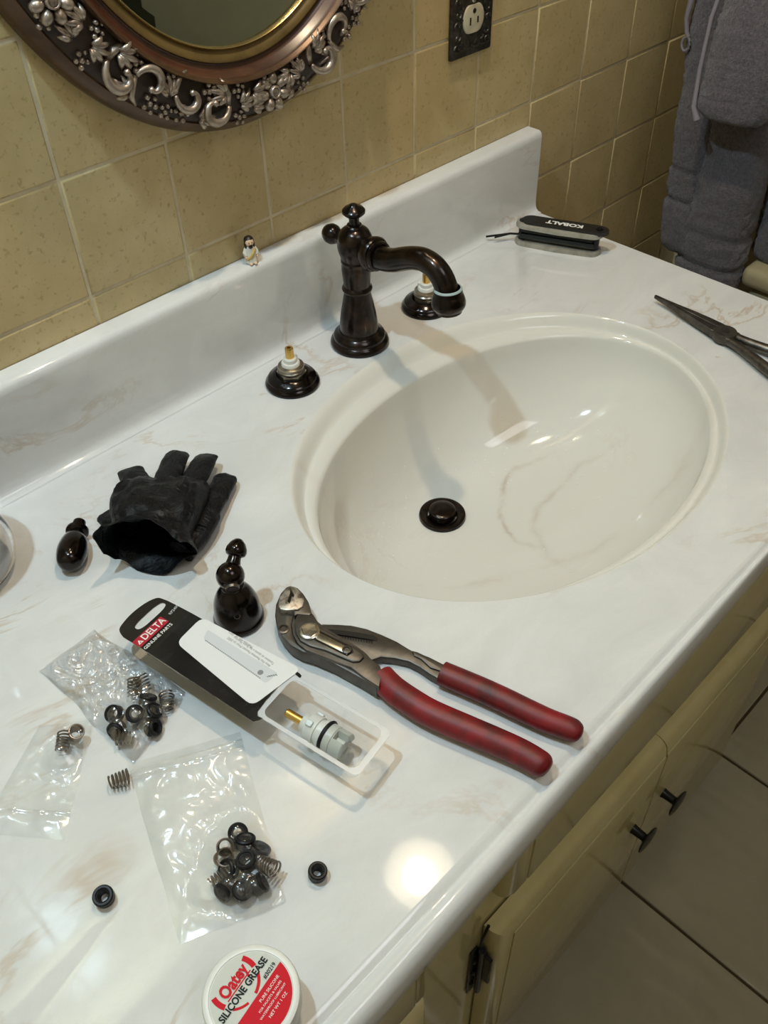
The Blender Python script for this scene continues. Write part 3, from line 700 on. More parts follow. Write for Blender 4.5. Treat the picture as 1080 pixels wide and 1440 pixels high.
for s in (-1, 1):
    bm = bmesh.new(); lathe(bm, [(.0062, .004), (.0062, .0295), (0, .0295)], 20, Matrix.Translation((s*.046, 0, 0))); finish(bm, 'pivot', HKS, hk)
bm = bmesh.new(); lathe(bm, [(.0045, .031), (.0045, .0332), (.003, .0335), (.0026, .0325), (0, .0325)], 6, Matrix.Translation((.050, .0, 0))); finish(bm, 'screw', HKS, hk)
WHT = mat('white_print', (0.80, 0.80, 0.78), 0.5)
text('lettering', 'KOBALT', .0108, WHT, frame_m((.006, 0.000, .03215), (-1, 0, 0), (0, -1, 0)), hk, .0005, 1.15)

# ------------------------------------------------------------------ needle nose pliers
npl = empty('needle_nose_pliers', (0.545, -0.35, 0.8), 'slim steel needle-nose pliers lying right of the basin', 'pliers')
tip = Vector((.5505, -.2745, 0)) ; piv = Vector((.5345, -.3715, 0)); dd = (piv - tip).normalized(); nn = Vector((-dd.y, dd.x, 0))
Mn = frame_m((tip.x - .545, tip.y + .35, 0.0), dd, nn)
for s, nm in ((1, 'upper_jaw'), (-1, 'lower_jaw')):
    bm = bmesh.new()
    pts = [(0, .0003), (0, .0012), (.03, .0034), (.055, .0062), (.075, .0085), (.088, .0100), (.092, .0100), (.092, .0006)]
    pts = [(x, s*y) for x, y in pts]; prism(bm, pts if s < 0 else pts[::-1], .004, .0125, .0016, 2, Mn)
    iv = Mn.inverted()
    for v in bm.verts:
        q = iv @ v.co; f = .45 + .55*min(1, q.x/.06); q.z = .0085 + (q.z-.0085)*f; v.co = Mn @ q
    for k in range(0): box(bm, .004 + k*.0022, .0052 + k*.0022, s*.0001, s*.0009, .0045, .0118, 0, 1, Mn)
    finish(bm, nm, STEELD, npl)
bm = bmesh.new(); lathe(bm, [(.0125, .003), (.0130, .006), (.0130, .0110), (.0118, .0128), (0, .0128)], 28, Mn @ Matrix.Translation((.101, 0, 0))); box(bm, .089, .113, -.0105, .0105, .0035, .0118, .001, 1, Mn); finish(bm, 'joint', STEEL, npl)
bm = bmesh.new(); lathe(bm, [(.0042, .0125), (.0042, .0134), (0, .0136)], 18, Mn @ Matrix.Translation((.101, 0, 0))); finish(bm, 'rivet', STEELD, npl)
for s in (1, -1):
    bm = bmesh.new(); P = smooth_prof([(.108, s*.006, .0075), (.125, s*.0075, .0078), (.15, s*.013, .0082), (.185, s*.021, .0084), (.225, s*.025, .0084), (.262, s*.022, .0084)], 3)
    tube(bm, [Mn @ Vector(p) for p in P], [.0046 + .0016*min(1, i/8) for i in range(len(P))], 12, (0, 0, 1), .95); finish(bm, 'handle', STEELD, npl)

# ------------------------------------------------------------------ water pump pliers (traced from above on the worktop plane)
wp = empty('pump_pliers', (-0.03, -0.42, 0.8), 'steel water pump pliers with red dipped grips in front of the basin', 'pliers')
def c7(L, z):
    r = []
    for x, y in L:
        p = at(370 + x/2.298, 800 + y/2.298, 0.8 + z); r.append((p.x + .03, p.y + .42))
    return r
def ccw(p):
    a = sum(p[i][0]*p[(i+1) % len(p)][1] - p[(i+1) % len(p)][0]*p[i][1] for i in range(len(p))); return p if a > 0 else p[::-1]
def plate(name, L, z0, z1, m, bev=.0015, seg=2, par=wp):
    bm = bmesh.new(); prism(bm, ccw(c7(L, z1)), z0, z1, bev, seg); return finish(bm, name, m, par, True, 35)
# rear arm (through the slot): outer jaw, toothed slot, upper handle
plate('outer_jaw', [(38, 150), (41, 112), (56, 78), (74, 58), (90, 52), (93, 80), (92, 128), (101, 150), (92, 178), (97, 210), (112, 238), (140, 258), (182, 268), (240, 290), (320, 330), (368, 368), (366, 384), (318, 354), (230, 306), (165, 278), (125, 266), (88, 246), (62, 218), (44, 185)], .003, .0155, STEEL)
plate('slotted_arm', [(150, 190), (192, 177), (240, 178), (285, 181), (335, 192), (386, 212), (432, 236), (482, 263), (535, 285), (592, 310), (580, 362), (540, 340), (505, 316), (470, 298), (425, 288), (380, 284), (335, 300), (280, 300), (200, 260)], .002, .0095, STEEL)
plate('arm_web', [(482, 263), (500, 268), (592, 312), (588, 334), (540, 318), (510, 290), (488, 280)], .0085, .0112, STEEL, .0010)
plate('slot_shade', [(206, 194), (260, 199), (310, 206), (358, 215), (371, 224), (369, 232), (350, 232), (300, 224), (240, 216), (205, 210)], .0090, .0098, BLACKRUB, 0)  # black sheet stands in for the shade inside the slot
bm = bmesh.new()
for k in range(17):
    x = 214 + k*8.6; y = 199 + k*1.35
    prism(bm, ccw(c7([(x-4.2, y+8), (x+4.2, y+8), (x+3.4, y+14), (x, y+22), (x-3.4, y+14)], .0098)), .0091, .0098)
finish(bm, 'tooth_gap_shade', BLACKRUB, wp, False)  # black shapes painted as the shade along the slot's toothed edge
# front arm: inner jaw, button, lower handle
plate('inner_arm', [(92, 128), (101, 150), (103, 165), (112, 146), (150, 148), (161, 146), (176, 170), (198, 188), (222, 203), (262, 226), (308, 254), (332, 272), (348, 290), (378, 314), (384, 336), (374, 380), (330, 352), (285, 318), (240, 300), (180, 277), (140, 262), (112, 240), (97, 212), (92, 178), (100, 152)], .0085, .0185, STEEL, .0022, 2)
plate('boss', [(101, 178), (108, 160), (128, 152), (160, 158), (190, 190), (240, 219), (290, 250), (322, 270), (326, 284), (312, 298), (290, 300), (255, 286), (200, 262), (150, 248), (120, 232), (105, 208)], .0175, .0205, STEEL, .0016, 2)
plate('inner_jaw', [(95, 54), (112, 60), (130, 78), (147, 105), (158, 142), (150, 150), (110, 146), (100, 152), (94, 128), (96, 90)], .004, .0195, STEEL, .002)
JAWM = m_noisy('worn_jaw_steel', (0.52, 0.48, 0.42), (0.10, 0.075, 0.05), 130, 0.42, 0.7, 0.42, 0.66)
o = plate('jaw_face', [(48, 118), (54, 88), (72, 64), (90, 54), (108, 60), (124, 76), (134, 100), (128, 120), (112, 131), (75, 133), (56, 130)], .0150, .0215, JAWM, .0012); o['label'] = 'worn bright steel biting face'
plate('jaw_teeth_gap', [(88, 66), (93, 72), (101, 84), (98, 92), (93, 88), (90, 98), (86, 112), (78, 104), (84, 88), (87, 78)], .0212, .0218, BLACKMET, 0)
plate('spring_bar_groove', [(160, 196), (180, 198), (264, 240), (286, 250), (292, 270), (272, 282), (254, 274), (168, 232), (152, 214)], .0200, .0206, BLACKMET, 0)
plate('spring_bar', [(168, 200), (180, 204), (262, 246), (280, 254), (284, 268), (270, 276), (258, 270), (172, 226), (160, 214)], .0200, .0214, STEELB, .0006)
o7 = c7([(150, 202), (270, 262), (64, 180)], .0215)
bm = bmesh.new(); lathe(bm, [(.0080, .0195), (.0080, .0222), (.0072, .0228), (0, .0228)], 32, Matrix.Translation((*o7[0], 0))); finish(bm, 'push_button', STEELB, wp)
bm = bmesh.new(); lathe(bm, [(.0064, .0226), (.0058, .0242), (0, .0240)], 6, Matrix.Translation((*o7[0], 0))); finish(bm, 'button_hex', STEELB, wp, False)
bm = bmesh.new(); lathe(bm, [(.0036, .0208), (.0036, .0222), (.0022, .0226), (.0018, .0218), (0, .0218)], 18, Matrix.Translation((*o7[1], 0))); finish(bm, 'rivet', STEEL, wp)
bm = bmesh.new(); lathe(bm, [(.0044, .0150), (.0044, .0163), (.0030, .0166), (.0026, .0158), (0, .0158)], 18, Matrix.Translation((*o7[2], 0))); finish(bm, 'jaw_pin', STEELD, wp)
def grip(L, zc, nm, r0):
    P2 = smooth_prof(c7(L, zc), 7); n = len(P2); rr = []
    for i in range(n):
        t = i/(n-1); r = r0*(1.02 - .10*t + .06*math.sin(PI*t))
        if t > .88: r *= math.sqrt(max(.03, 1 - ((t-.88)/.122)**2))
        rr.append(r)
    bm = bmesh.new(); tube(bm, [(x, y, max(zc*.98, .0005 + rr[i]*.88) if i < n-3 else zc) for i, (x, y) in enumerate(P2)], rr, 20, (0, 0, 1), .88); finish(bm, nm, REDGRIP, wp, True, 60)
grip([(380, 348), (420, 388), (480, 430), (545, 468), (650, 514), (740, 552), (830, 592), (890, 626), (922, 650)], .0102, 'grip', .0102)
grip([(578, 336), (640, 362), (710, 392), (780, 424), (850, 458), (920, 490), (985, 514), (1032, 534)], .0094, 'grip', .0093)

# ------------------------------------------------------------------ egg-shaped lever knob and bell base of the removed handles
e0 = at(97, 800, .811); e1 = at(114, 729, .808); ed = (e1 - e0); L = ed.length
eg = empty('lever_knob', (e0.x, e0.y, .8), 'glossy bronze egg-shaped lever knob lying left of the black glove', 'faucet handle')
bm = bmesh.new()
lathe(bm, smooth_prof([(0, 0), (.0055, .0008), (.0100, .0050), (.0122, .0130), (.0128, .0215), (.0112, .0315), (.0078, .0395), (.0062, .0422)], 4) + [(.0085, .0432), (.0098, .0445), (.0098, .0465), (.0080, .0480), (.0055, .0486), (.0050, .0500), (.0056, .0510), (.0056, .0570), (.0048, .0578), (0, .0578)], 36, axis_m((0, 0, .0132), (ed.x, ed.y, -.004)))
finish(bm, 'knob_body', BRONZE_G, eg)
bx, by = -.0862, -.2965
be = empty('handle_base', (bx, by, .8), 'glossy bronze bell-shaped handle base standing behind the blister card', 'faucet handle')
bm = bmesh.new(); lathe(bm, [(0, 0), (.0196, 0), (.0205, .0015), (.0205, .004), (.0196, .0055)] + smooth_prof([(.0190, .007), (.0186, .014), (.0172, .023), (.0138, .0315), (.0094, .0370)], 4) + [(.0084, .0385), (.0090, .0395), (.0090, .0410), (.0078, .0422), (.0070, .044)], 44); finish(bm, 'bell', BRONZE_G, be)
bm = bmesh.new(); sphere(bm, (0, 0, .0515), .0112, 3); finish(bm, 'ball', BRONZE_G, be)
hd = Vector((-.50, -.80, -.28)).normalized()
bm = bmesh.new(); lathe(bm, [(.0055, .0095), (.0055, .0116), (.0046, .0118), (.0042, .0095), (0, .009)], 24, axis_m((0, 0, .0515), hd)); finish(bm, 'socket_ring', STEELD, be)
bm = bmesh.new(); lathe(bm, [(.0040, .0105), (.0040, .0119), (0, .0119)], 20, axis_m((0, 0, .0515), hd)); finish(bm, 'socket_hole', BLACKMET, be)
bm = bmesh.new(); lathe(bm, [(.0062, .008), (.0052, .0125), (.0050, .0150), (.0075, .0165), (.0084, .0190), (.0080, .0220), (.0060, .0260), (.0030, .0290), (0, .0300)], 28, axis_m((0, 0, .0515), (.70, .42, .50))); finish(bm, 'finial', BRONZE_G, be)
bm = bmesh.new(); lathe(bm, [(.0026, -.0004), (.0026, .0010), (.0020, .0012), (.0016, .0002), (0, .0002)], 16, axis_m((-.0090, -.0134, .0225), (-.52, -.77, .36))); finish(bm, 'set_screw', STEELD, be)

# ------------------------------------------------------------------ nitrile glove
gl = empty('rubber_glove', (-.055, -.15, .8), 'crumpled black nitrile glove with open cuff lying on the marble', 'glove')
NIT = mat('black_nitrile', (0.0035, 0.004, 0.0055), 0.42, 0.0, **{'Specular IOR Level': 0.24}); t_ = NT(NIT)
t_.bump(t_.noise(75, 5, 0.6, 1.4), 0.75, 0.004)
cw = Vector((-.102, -.191)); ax = Vector((.74, .673)).normalized(); px_ = Vector((-ax.y, ax.x))
def G(t, s, z): q = cw + ax*t + px_*s; return Vector((q.x + .055, q.y + .15, z))
def wr(p, amp, sc): return noise.noise(p*sc)*amp + noise.noise(p*sc*2.3 + Vector((5, 1, 2)))*amp*.5
bm = bmesh.new(); rings = []; NS = 64
stations = [(-.010, .0385, .026, .030, -.009), (-.006, .0375, .0245, .029, -.009), (.0, .0345, .0215, .0270, -.008), (.008, .0335, .0205, .0255, -.007), (.018, .0350, .0215, .0250, -.006), (.032, .0390, .0215, .0240, -.004), (.047, .0410, .0205, .0225, -.003), (.060, .0415, .0185, .0200, -.003), (.072, .0405, .0150, .0165, -.003), (.080, .0360, .0105, .0120, -.003), (.086, .0260, .0055, .0072, -.003)]
st2 = smooth_prof(stations, 4)
for (t, hw, hh, zc, xo) in st2:
    r = []
    for k in range(NS):
        a = 2*PI*k/NS; c, s = math.cos(a), math.sin(a)
        x = hw*math.copysign(abs(c)**.75, c); z = zc + hh*math.copysign(abs(s)**.7, s)
        tt = t
        if t < .004: # wavy, flared cuff lip with two points
            f = (0.004 - t)/.014; tt = t - f*(.006*math.sin(a*3 + .6) + .010*max(0, -c)**4*.6 + .004*max(0, c)**4); z += f*(.006*math.sin(2*a+.5) + .003*math.sin(5*a))
            x *= 1 + f*.06*math.sin(4*a)
        p = G(tt, x + xo, max(z, .0006))
        fo = Vector((t*.35 + x*.5, x, z)); d = (wr(Vector((t*1.0, x, z)), .0036, 40.0) + .0030*(1-abs(noise.noise(fo*85)))**3*1.5) * (1.0 if s > -.3 else .2)
        p.z = max(.0006, p.z + d); p.x += wr(p + Vector((3, 0, 0)), .0016, 60)
        r.append(bm.verts.new(p))
    rings.append(r)
for a, b in zip(rings, rings[1:]):
    for k in range(NS): bm.faces.new((a[k], a[(k+1) % NS], b[(k+1) % NS], b[k]))
bm.faces.new(rings[-1])
def finger(P, wd, fl=.55):
    P = smooth_prof(P, 4); n = len(P); rr = []; sq = []
    for i in range(n):
        t = i/(n-1); rr.append(wd*(1.0 - .16*t) * (1.0 if t < .96 else .86)); sq.append(fl*(1 - .45*t))
    V = [G(*p) + Vector((0, 0, 0)) for p in P]
    rg = tube(bm, V, rr, 16, (0, 0, 1), sq)
    for q in rg:
        for v in q: v.co.z = max(.0006, v.co.z + wr(v.co, .0022, 80)); v.co.x += wr(v.co + Vector((9, 0, 0)), .0012, 90)
def FG(u, v, zz): 
    p = at(u, v, .8 + zz); d = Vector((p.x, p.y)) - cw; return (d.dot(ax), d.dot(px_), zz)
finger([FG(212, 712, .018), FG(199, 690, .016), FG(188, 672, .014), FG(183, 660, .011)], .0142, .5)
finger([FG(228, 700, .022), FG(236, 674, .020), FG(245, 650, .018), FG(250, 637, .015)], .0138, .55)
finger([FG(262, 700, .020), FG(273, 675, .019), FG(285, 652, .017), FG(291, 640, .014)], .0128, .55)
finger([FG(275, 745, .015), FG(295, 712, .013), FG(310, 686, .011), FG(318, 669, .009)], .0130, .6)
finger([FG(192, 735, .018), FG(176, 732, .016), FG(162, 728, .013), FG(153, 722, .011)], .0150, .7)
finger([FG(255, 775, .012), FG(278, 750, .013), FG(296, 722, .012)], .0130, .8)
go = finish(bm, 'glove_body', NIT, gl, True, 75)
so = go.modifiers.new('solid', 'SOLIDIFY'); so.thickness = .0006; so.offset = -1

# ------------------------------------------------------------------ blister card with cartridge
O2 = Vector((-.148, -.258)); el_ = Vector((.18, -.983)).normalized(); es = Vector((-el_.y, el_.x))
ZK = .0285
card = empty('blister_card', (O2.x, O2.y, .8), 'opened black parts card with red logo and clear blister in front of the glove', 'package', None, (0, 0, math.atan2(es.y, es.x)))
# local frame of the card: X across (towards the pliers), Y = towards the hanging end
def cl(u, v, z=ZK):
    p = at(u, v, .8 + z); d = Vector((p.x, p.y)) - O2; return (d.dot(es), -d.dot(el_))
CBLK = m_noisy('black_glossy_card', (0.010, 0.010, 0.010), (0.02, 0.02, 0.02), 30, 0.14)
CWHT = mat('white_card_label', (0.74, 0.75, 0.76), 0.45); CRED = mat('red_logo_print', (0.42, 0.012, 0.035), 0.35)
CEDG = m_noisy('torn_card_edge', (0.62, 0.60, 0.56), (0.10, 0.09, 0.08), 160, 0.7); GREY = mat('grey_print', (0.24, 0.24, 0.25), 0.6); PALE = mat('pale_print', (0.60, 0.63, 0.66), 0.5)
def bendz(y):  # hanging end and the torn end both sag a little
    return .0 - .0022*max(0, (y + .035)/.035)**2
outl = [(-.0262, -.137), (-.0255, -.10), (-.0245, -.05), (-.0238, -.012), (-.0232, -.004), (-.0195, .0035), (-.0120, .0062), (-.002, .0074), (.010, .0060), (.0185, .0020), (.0205, -.004), (.0212, -.02), (.0222, -.07), (.0232, -.120), (.0235, -.1385), (.0205, -.1405), (.0180, -.1330), (-.0180, -.1340), (-.0205, -.1405)]
hole = [(.0125*math.cos(a)*(1) + (.0 if 1 else 0), .0035*math.sin(a)) for a in [2*PI*k/20 for k in range(20)]]
def card_slab(name, outer, z0, z1, m, hole=None):
    bm = bmesh.new()
    def loop(pts, z): return [bm.verts.new((x, y, z + bendz(y))) for x, y in pts]
    for z in (z0, z1):
        lo = loop(outer, z); ed = [bm.edges.new((lo[i], lo[(i+1) % len(lo)])) for i in range(len(lo))]
        if hole:
            lh = loop(hole, z); ed += [bm.edges.new((lh[i], lh[(i+1) % len(lh)])) for i in range(len(lh))]
        bmesh.ops.triangle_fill(bm, edges=ed, use_beauty=True)
        if z == z0: A = (lo, lh if hole else None)
        else: B = (lo, lh if hole else None)
    for a, b in zip(A, B):
        if a:
            for i in range(len(a)):
                f = bm.faces.new((a[i], a[(i+1) % len(a)], b[(i+1) % len(b)], b[i])); f.material_index = 1
    return finish(bm, name, [m, CEDG], card, False)
h0 = cl(186, 881); h1 = cl(236, 850); hc = ((h0[0]+h1[0])/2, (h0[1]+h1[1])/2); hl = math.hypot(h1[0]-h0[0], h1[1]-h0[1])/2
hole = [(hc[0] + hl*.95*math.copysign(abs(math.cos(a))**.6, math.cos(a)), hc[1] + .0042*math.copysign(abs(math.sin(a))**.7, math.sin(a))) for a in [2*PI*k/28 for k in range(28)]]
outl = smooth_prof(outl + [outl[0]], 3)[:-1]
card_slab('card', outl, ZK, ZK + .0007, CBLK, hole)
lq = [cl(248, 905), cl(284, 869), cl(424, 942), cl(355, 994)]
def rounded(q, r, k=4):
    out_ = []
    for i in range(4):
        p0, p1, p2 = Vector(q[i-1]), Vector(q[i]), Vector(q[(i+1) % 4]); a = (p0-p1).normalized(); b = (p2-p1).normalized()
        for s in range(k+1):
            t = s/k; out_.append(tuple((p1 + a*r*(1-t)**2 + b*r*t**2)))
    return out_
def flat(name, pts, z, m, th=.00015):
    bm = bmesh.new(); prism(bm, ccw(list(pts)), z, z + th)
    for v in bm.verts: v.co.z += bendz(v.co.y)
    return finish(bm, name, m, card, False)
flat('back_label', rounded(lq, .0065), ZK + .0007, CWHT, .0003)
def lerp2(u, v): return tuple((Vector(lq[0])*(1-u)+Vector(lq[1])*u)*(1-v) + (Vector(lq[3])*(1-u)+Vector(lq[2])*u)*v)
flat('pale_panel', rounded([lerp2(.50, .17), lerp2(.77, .13), lerp2(.72, .90), lerp2(.45, .90)], .002), ZK + .001, PALE)
bm = bmesh.new()
for k in range(34):
    x, y = lerp2(.50 - .001*k, .20 + k*.019); box(bm, x-.0004, x+.0004, y-.0005, y+.0005, ZK+.0011, ZK+.00125)
for k in range(9):
    x, y = lerp2(.62 + .012*(k % 2), .86 + k*.006); box(bm, x-.0003 + (k-4)*.0006, x+.0003 + (k-4)*.0006, y-.0007, y+.0007, ZK+.0011, ZK+.00125)
x, y = lerp2(.56, .79); lathe(bm, [(.0022, ZK+.0012), (.0012, ZK+.00128), (0, ZK+.00128)], 14, Matrix.Translation((x, y, 0)))
finish(bm, 'diagram', GREY, card, False)
for s, (u, v) in (('Also Fits Peerless Faucets Prior to 2002', (.80, .56)), ('Tambien se ajusta a las llaves Peerless', (.88, .58)), ('Peerless Ant. de 2002', (.955, .42))):
    x, y = lerp2(u, v); text('lettering', s, .0030, GREY, frame_m((x, y, ZK + .0011), (.06, 1, 0), (-1, .06, 0)), card, 0, .9)
rq = [cl(195, 913), cl(189, 893), cl(227, 868), cl(236, 882)]
rc = Vector((sum(p[0] for p in rq)/4, sum(p[1] for p in rq)/4)); 
rx_ = Vector((1, .0)).normalized()
flat('logo_panel', rounded([(rc.x-.0150, rc.y-.0046), (rc.x+.0150, rc.y-.0046), (rc.x+.0150, rc.y+.0046), (rc.x-.0150, rc.y+.0046)], .001), ZK + .0007, CRED)
zl = ZK + .0010 + bendz(rc.y)
text('lettering', 'DELTA', .0084, WHT, frame_m((rc.x + .0030, rc.y, zl), (1, 0, -.0), (0, 1, .0)), card, .00012, .90)
flat('logo_triangle', [(rc.x-.0138, rc.y-.0022), (rc.x-.0092, rc.y-.0022), (rc.x-.0115, rc.y+.0020)], ZK + .00085, WHT)
flat('logo_triangle', [(rc.x-.0122, rc.y-.0016), (rc.x-.0108, rc.y-.0016), (rc.x-.0115, rc.y-.0002)], ZK + .0010, CRED)
text('lettering', 'GENUINE PARTS', .0040, WHT, frame_m((rc.x, rc.y - .0082, ZK + .00082), (1, 0, 0), (0, 1, 0)), card, .00005, .98)
q = cl(245, 858); text('lettering', 'RP24096', .0034, PALE, frame_m((q[0] + .0005, q[1], ZK + .00085), (.98, .1, 0), (-.1, .98, 0)), card, .0, 1.0)
# clear blister shell: flange, tapered walls, floor
bm = bmesh.new()
def rrect(x0, x1, y0, y1, r, z, k=5):
    o = []
    for cx, cy, a0 in ((x1-r, y1-r, 0), (x0+r, y1-r, PI/2), (x0+r, y0+r, PI), (x1-r, y0+r, 1.5*PI)):
        for i in range(k+1): a = a0 + PI/2*i/k; o.append(bm.verts.new((cx + r*math.cos(a), cy + r*math.sin(a), z)))
    return o
FYa, FYb = -.2215, -.1330
L0 = rrect(-.0208, .0212, FYa, FYb, .005, ZK - .0012); L1 = rrect(-.0208, .0212, FYa, FYb, .005, ZK); L2 = rrect(-.0170, .0175, FYa + .0052, FYb - .0045, .0055, ZK); L2b = rrect(-.0163, .0168, FYa + .006, FYb - .0052, .0055, ZK - .002)
L3 = rrect(-.0135, .0140, FYa + .0095, FYb - .009, .006, .004); L4 = rrect(-.0110, .0115, FYa + .012, FYb - .0115, .006, .0008)
for a, b in ((L0, L1), (L1, L2), (L2, L2b), (L2b, L3), (L3, L4)):
    for i in range(len(a)): bm.faces.new((a[i], a[(i+1) % len(a)], b[(i+1) % len(b)], b[i]))
bm.faces.new(L4)
finish(bm, 'clear_blister', CLEAR, card, True, 60)
bm = bmesh.new(); L1 = rrect(-.0206, .0210, FYa+.0002, FYb-.0002, .005, ZK+.0001); L2 = rrect(-.0176, .0181, FYa + .0046, FYb - .0040, .0055, ZK+.0001)
for i in range(len(L1)): bm.faces.new((L1[i], L1[(i+1) % len(L1)], L2[(i+1) % len(L2)], L2[i]))
RIMW = m_clear('paper_torn_flange', (0.9, 0.92, 0.94), 0.05, 0.58, 0.3, (0.70, 0.75, 0.80))
o = finish(bm, 'torn_paper_rim', RIMW, card, False); sm_ = o.modifiers.new('solid', 'SOLIDIFY'); sm_.thickness = .0003
bm = bmesh.new()  # second clear cavity under the card
L1 = rrect(-.0255, .0222, -.136, -.03, .004, ZK - .0004); L2 = rrect(-.0240, .0207, -.1345, -.0315, .004, ZK - .0012); L3 = rrect(-.0232, .0199, -.1335, -.0325, .004, ZK - .0035)
for a, b in ((L1, L2), (L2, L3)):
    for i in range(len(a)): bm.faces.new((a[i], a[(i+1) % len(a)], b[(i+1) % len(b)], b[i]))
finish(bm, 'clear_backing_tray', CLEAR, card, True, 60)
# cartridge lying in the blister
ca = at(402, 998, .818); cb = at(486, 1050, .8155); cv = (cb - ca)
cart = empty('valve_cartridge', (ca.x, ca.y, .8), 'white plastic valve cartridge with brass stem inside the clear blister', 'valve cartridge')
Mc = axis_m((0, 0, .0150), (cv.x, cv.y, -.0005)); LC = cv.length
CWP = mat('translucent_white_nylon', (0.66, 0.67, 0.64), 0.3, 0.0, **{'Subsurface Weight': 0.15}); CGP = mat('grey_green_nylon', (0.47, 0.50, 0.46), 0.35)
bm = bmesh.new(); lathe(bm, [(0, 0), (.0028, .0004), (.0033, .0012), (.0033, .019), (0, .019)], 14, Mc); finish(bm, 'brass_stem', BRASS, cart, True, 30)
bm = bmesh.new(); lathe(bm, [(0, .0155), (.0062, .0155), (.0068, .0165), (.0068, .0205), (.0098, .0208), (.0104, .0218), (.0104, .0290), (.0092, .0293), (.0092, .0318), (.0108, .0322), (.0108, .0348), (0, .0348)], 32, Mc)
for k in range(4):
    a = k*PI/2 + .3; box(bm, .0085, .0118, -.0022, .0022, .0215, .0265, .0005, 1, Mc @ Matrix.Rotation(a, 4, 'Z'))
finish(bm, 'upper_housing', CWP, cart)
bm = bmesh.new(); lathe(bm, [(.0098, .0345), (.0113, .0350), (.0120, .0360), (.0120, .0366), (.0113, .0376), (.0098, .0380)], 32, Mc); finish(bm, 'o_ring', BLACKRUB, cart)
bm = bmesh.new(); lathe(bm, [(0, .0375), (.0106, .0376), (.0106, .0430), (.0098, .0436), (.0098, .0440), (0, .0440)], 32, Mc)
for k in range(3):
    a = k*2*PI/3 + .5
    pts = [(.0050*math.cos(b), .0050*math.sin(b)) for b in (a+.75, a, a-.75)] + [(.0104*math.cos(b), .0104*math.sin(b)) for b in (a-.68, a-.35, a, a+.35, a+.68)]
    prism(bm, ccw(pts), .0435, .0530, .0006, 1, Mc)
lathe(bm, [(.0048, .0435), (.0048, .0515), (0, .0515)], 16, Mc)
finish(bm, 'lower_housing', CGP, cart, True, 30)

# ------------------------------------------------------------------ rubber seats and springs
bm = bmesh.new(); lathe(bm, [(.0028, .0015), (.0034, .0066), (.0044, .0072), (.0046, .0078), (.0058, .0078), (.0066, .0070), (.0067, .0055), (.0061, .0046), (.0063, .0036), (.0063, .0008), (.0056, .0), (.0026, .0), (.0026, .0015)], 28)
SEAT = finish(bm, 'rubber_seat', BLACKRUB); SEATME = SEAT.data; bpy.data.objects.remove(SEAT)
bm = bmesh.new(); P = []
for i in range(91):
    t = i/90; a = t*2*PI*5.4; zz = .0005 + .0135*(t if .09 < t < .91 else (.09*t/.09*1.0 if t <= .09 else t)); r = .0042 + .0016*t
    P.append((r*math.cos(a), r*math.sin(a), zz))
tube(bm, P, .00070, 6); SPR = finish(bm, 'coil_spring', SPRING); SPRME = SPR.data; bpy.data.objects.remove(SPR)
def seat(p, d, label, group, sc=1.0):
    o = link('rubber_washer', SEATME); o.matrix_world = axis_m(p, d) @ Matrix.Scale(sc, 4); return tag(o, label, 'rubber seat', group)
def spring(p, d, label, group, sc=1.0):
    o = link('coil_spring', SPRME); o.matrix_world = axis_m(p, d) @ Matrix.Scale(sc, 4); return tag(o, label, 'spring', group)
def W(u, v, h): return at(u, v, .8 + h)
p = at(149, 1264, .8); seat((p.x, p.y, .8001), (-.12, -.16, 1), 'loose black rubber valve seat left of the front zip bag', 'loose valve seats').location.z = .8012
p = at(446, 1231, .8); seat((p.x, p.y, .8001), (.08, -.14, 1), 'loose black rubber valve seat right of the front zip bag', 'loose valve seats', .93).location.z = .801
p = at(153, 1101, .8055); p2 = at(176, 1094, .8062); spring(p, p2 - p, 'loose dark coil spring touching the zip corner of the front bag', 'loose parts')
CENT = {1: [], 2: [], 3: []}
def addseat(b, u, v, h, d, lab, grp, sc=1.0): p = W(u, v, h); CENT[b].append((p.x, p.y, h + .0085)); seat(p, d, lab, grp, sc)
def addspr(b, u, v, h, d, lab, grp, sc=.95): p = W(u, v, h); CENT[b].append((p.x, p.y, h + .0075)); spring(p, d, lab, grp, sc)
g3 = 'valve seats in the front zip bag'
for u, v, h, d, l in ((334, 1170, .0035, (-.2, -.5, .8), 'open ring of a black seat topmost in the front zip bag pile'), (345, 1192, .006, (.4, .3, .8), 'black rubber seat just below the topmost ring in the front zip bag'), (362, 1204, .006, (.7, .1, .6), 'rightmost black rubber seat in the front zip bag pile'), (350, 1216, .0105, (-.1, .2, 1), 'black rubber seat heaped on the middle of the front zip bag pile'), (328, 1222, .006, (-.6, .1, .7), 'black rubber seat left of the heaped middle one in the front zip bag'), (345, 1240, .0055, (.2, -.9, .2), 'black rubber seat on its side below the heaped middle one, front zip bag'), (357, 1248, .0055, (.8, -.3, .3), 'black rubber seat at the lower right corner of the front zip bag pile'), (322, 1246, .0055, (-.9, -.2, .3), 'black rubber seat next to the lowest left spring in the front zip bag'), (338, 1254, .004, (.1, -.4, .9), 'lowest black rubber seat in the front zip bag pile')): addseat(3, u, v, h, d, l, g3)
s3 = 'springs in the front zip bag'
for u, v, h, d, l in ((316, 1189, .004, (-.2, -.5, .8), 'upright steel spring upper left in the front zip bag pile'), (309, 1208, .004, (.1, -.5, .8), 'upright steel spring just below the upper left one in the front zip bag'), (366, 1212, .010, (.2, -.9, .2), 'steel spring at the right edge of the front zip bag pile'), (296, 1245, .0055, (.95, -.15, .05), 'steel spring lying flat at the lower left of the front zip bag pile')): addspr(3, u, v, h, d, l, s3)
g1 = 'valve seats in the crumpled bag'
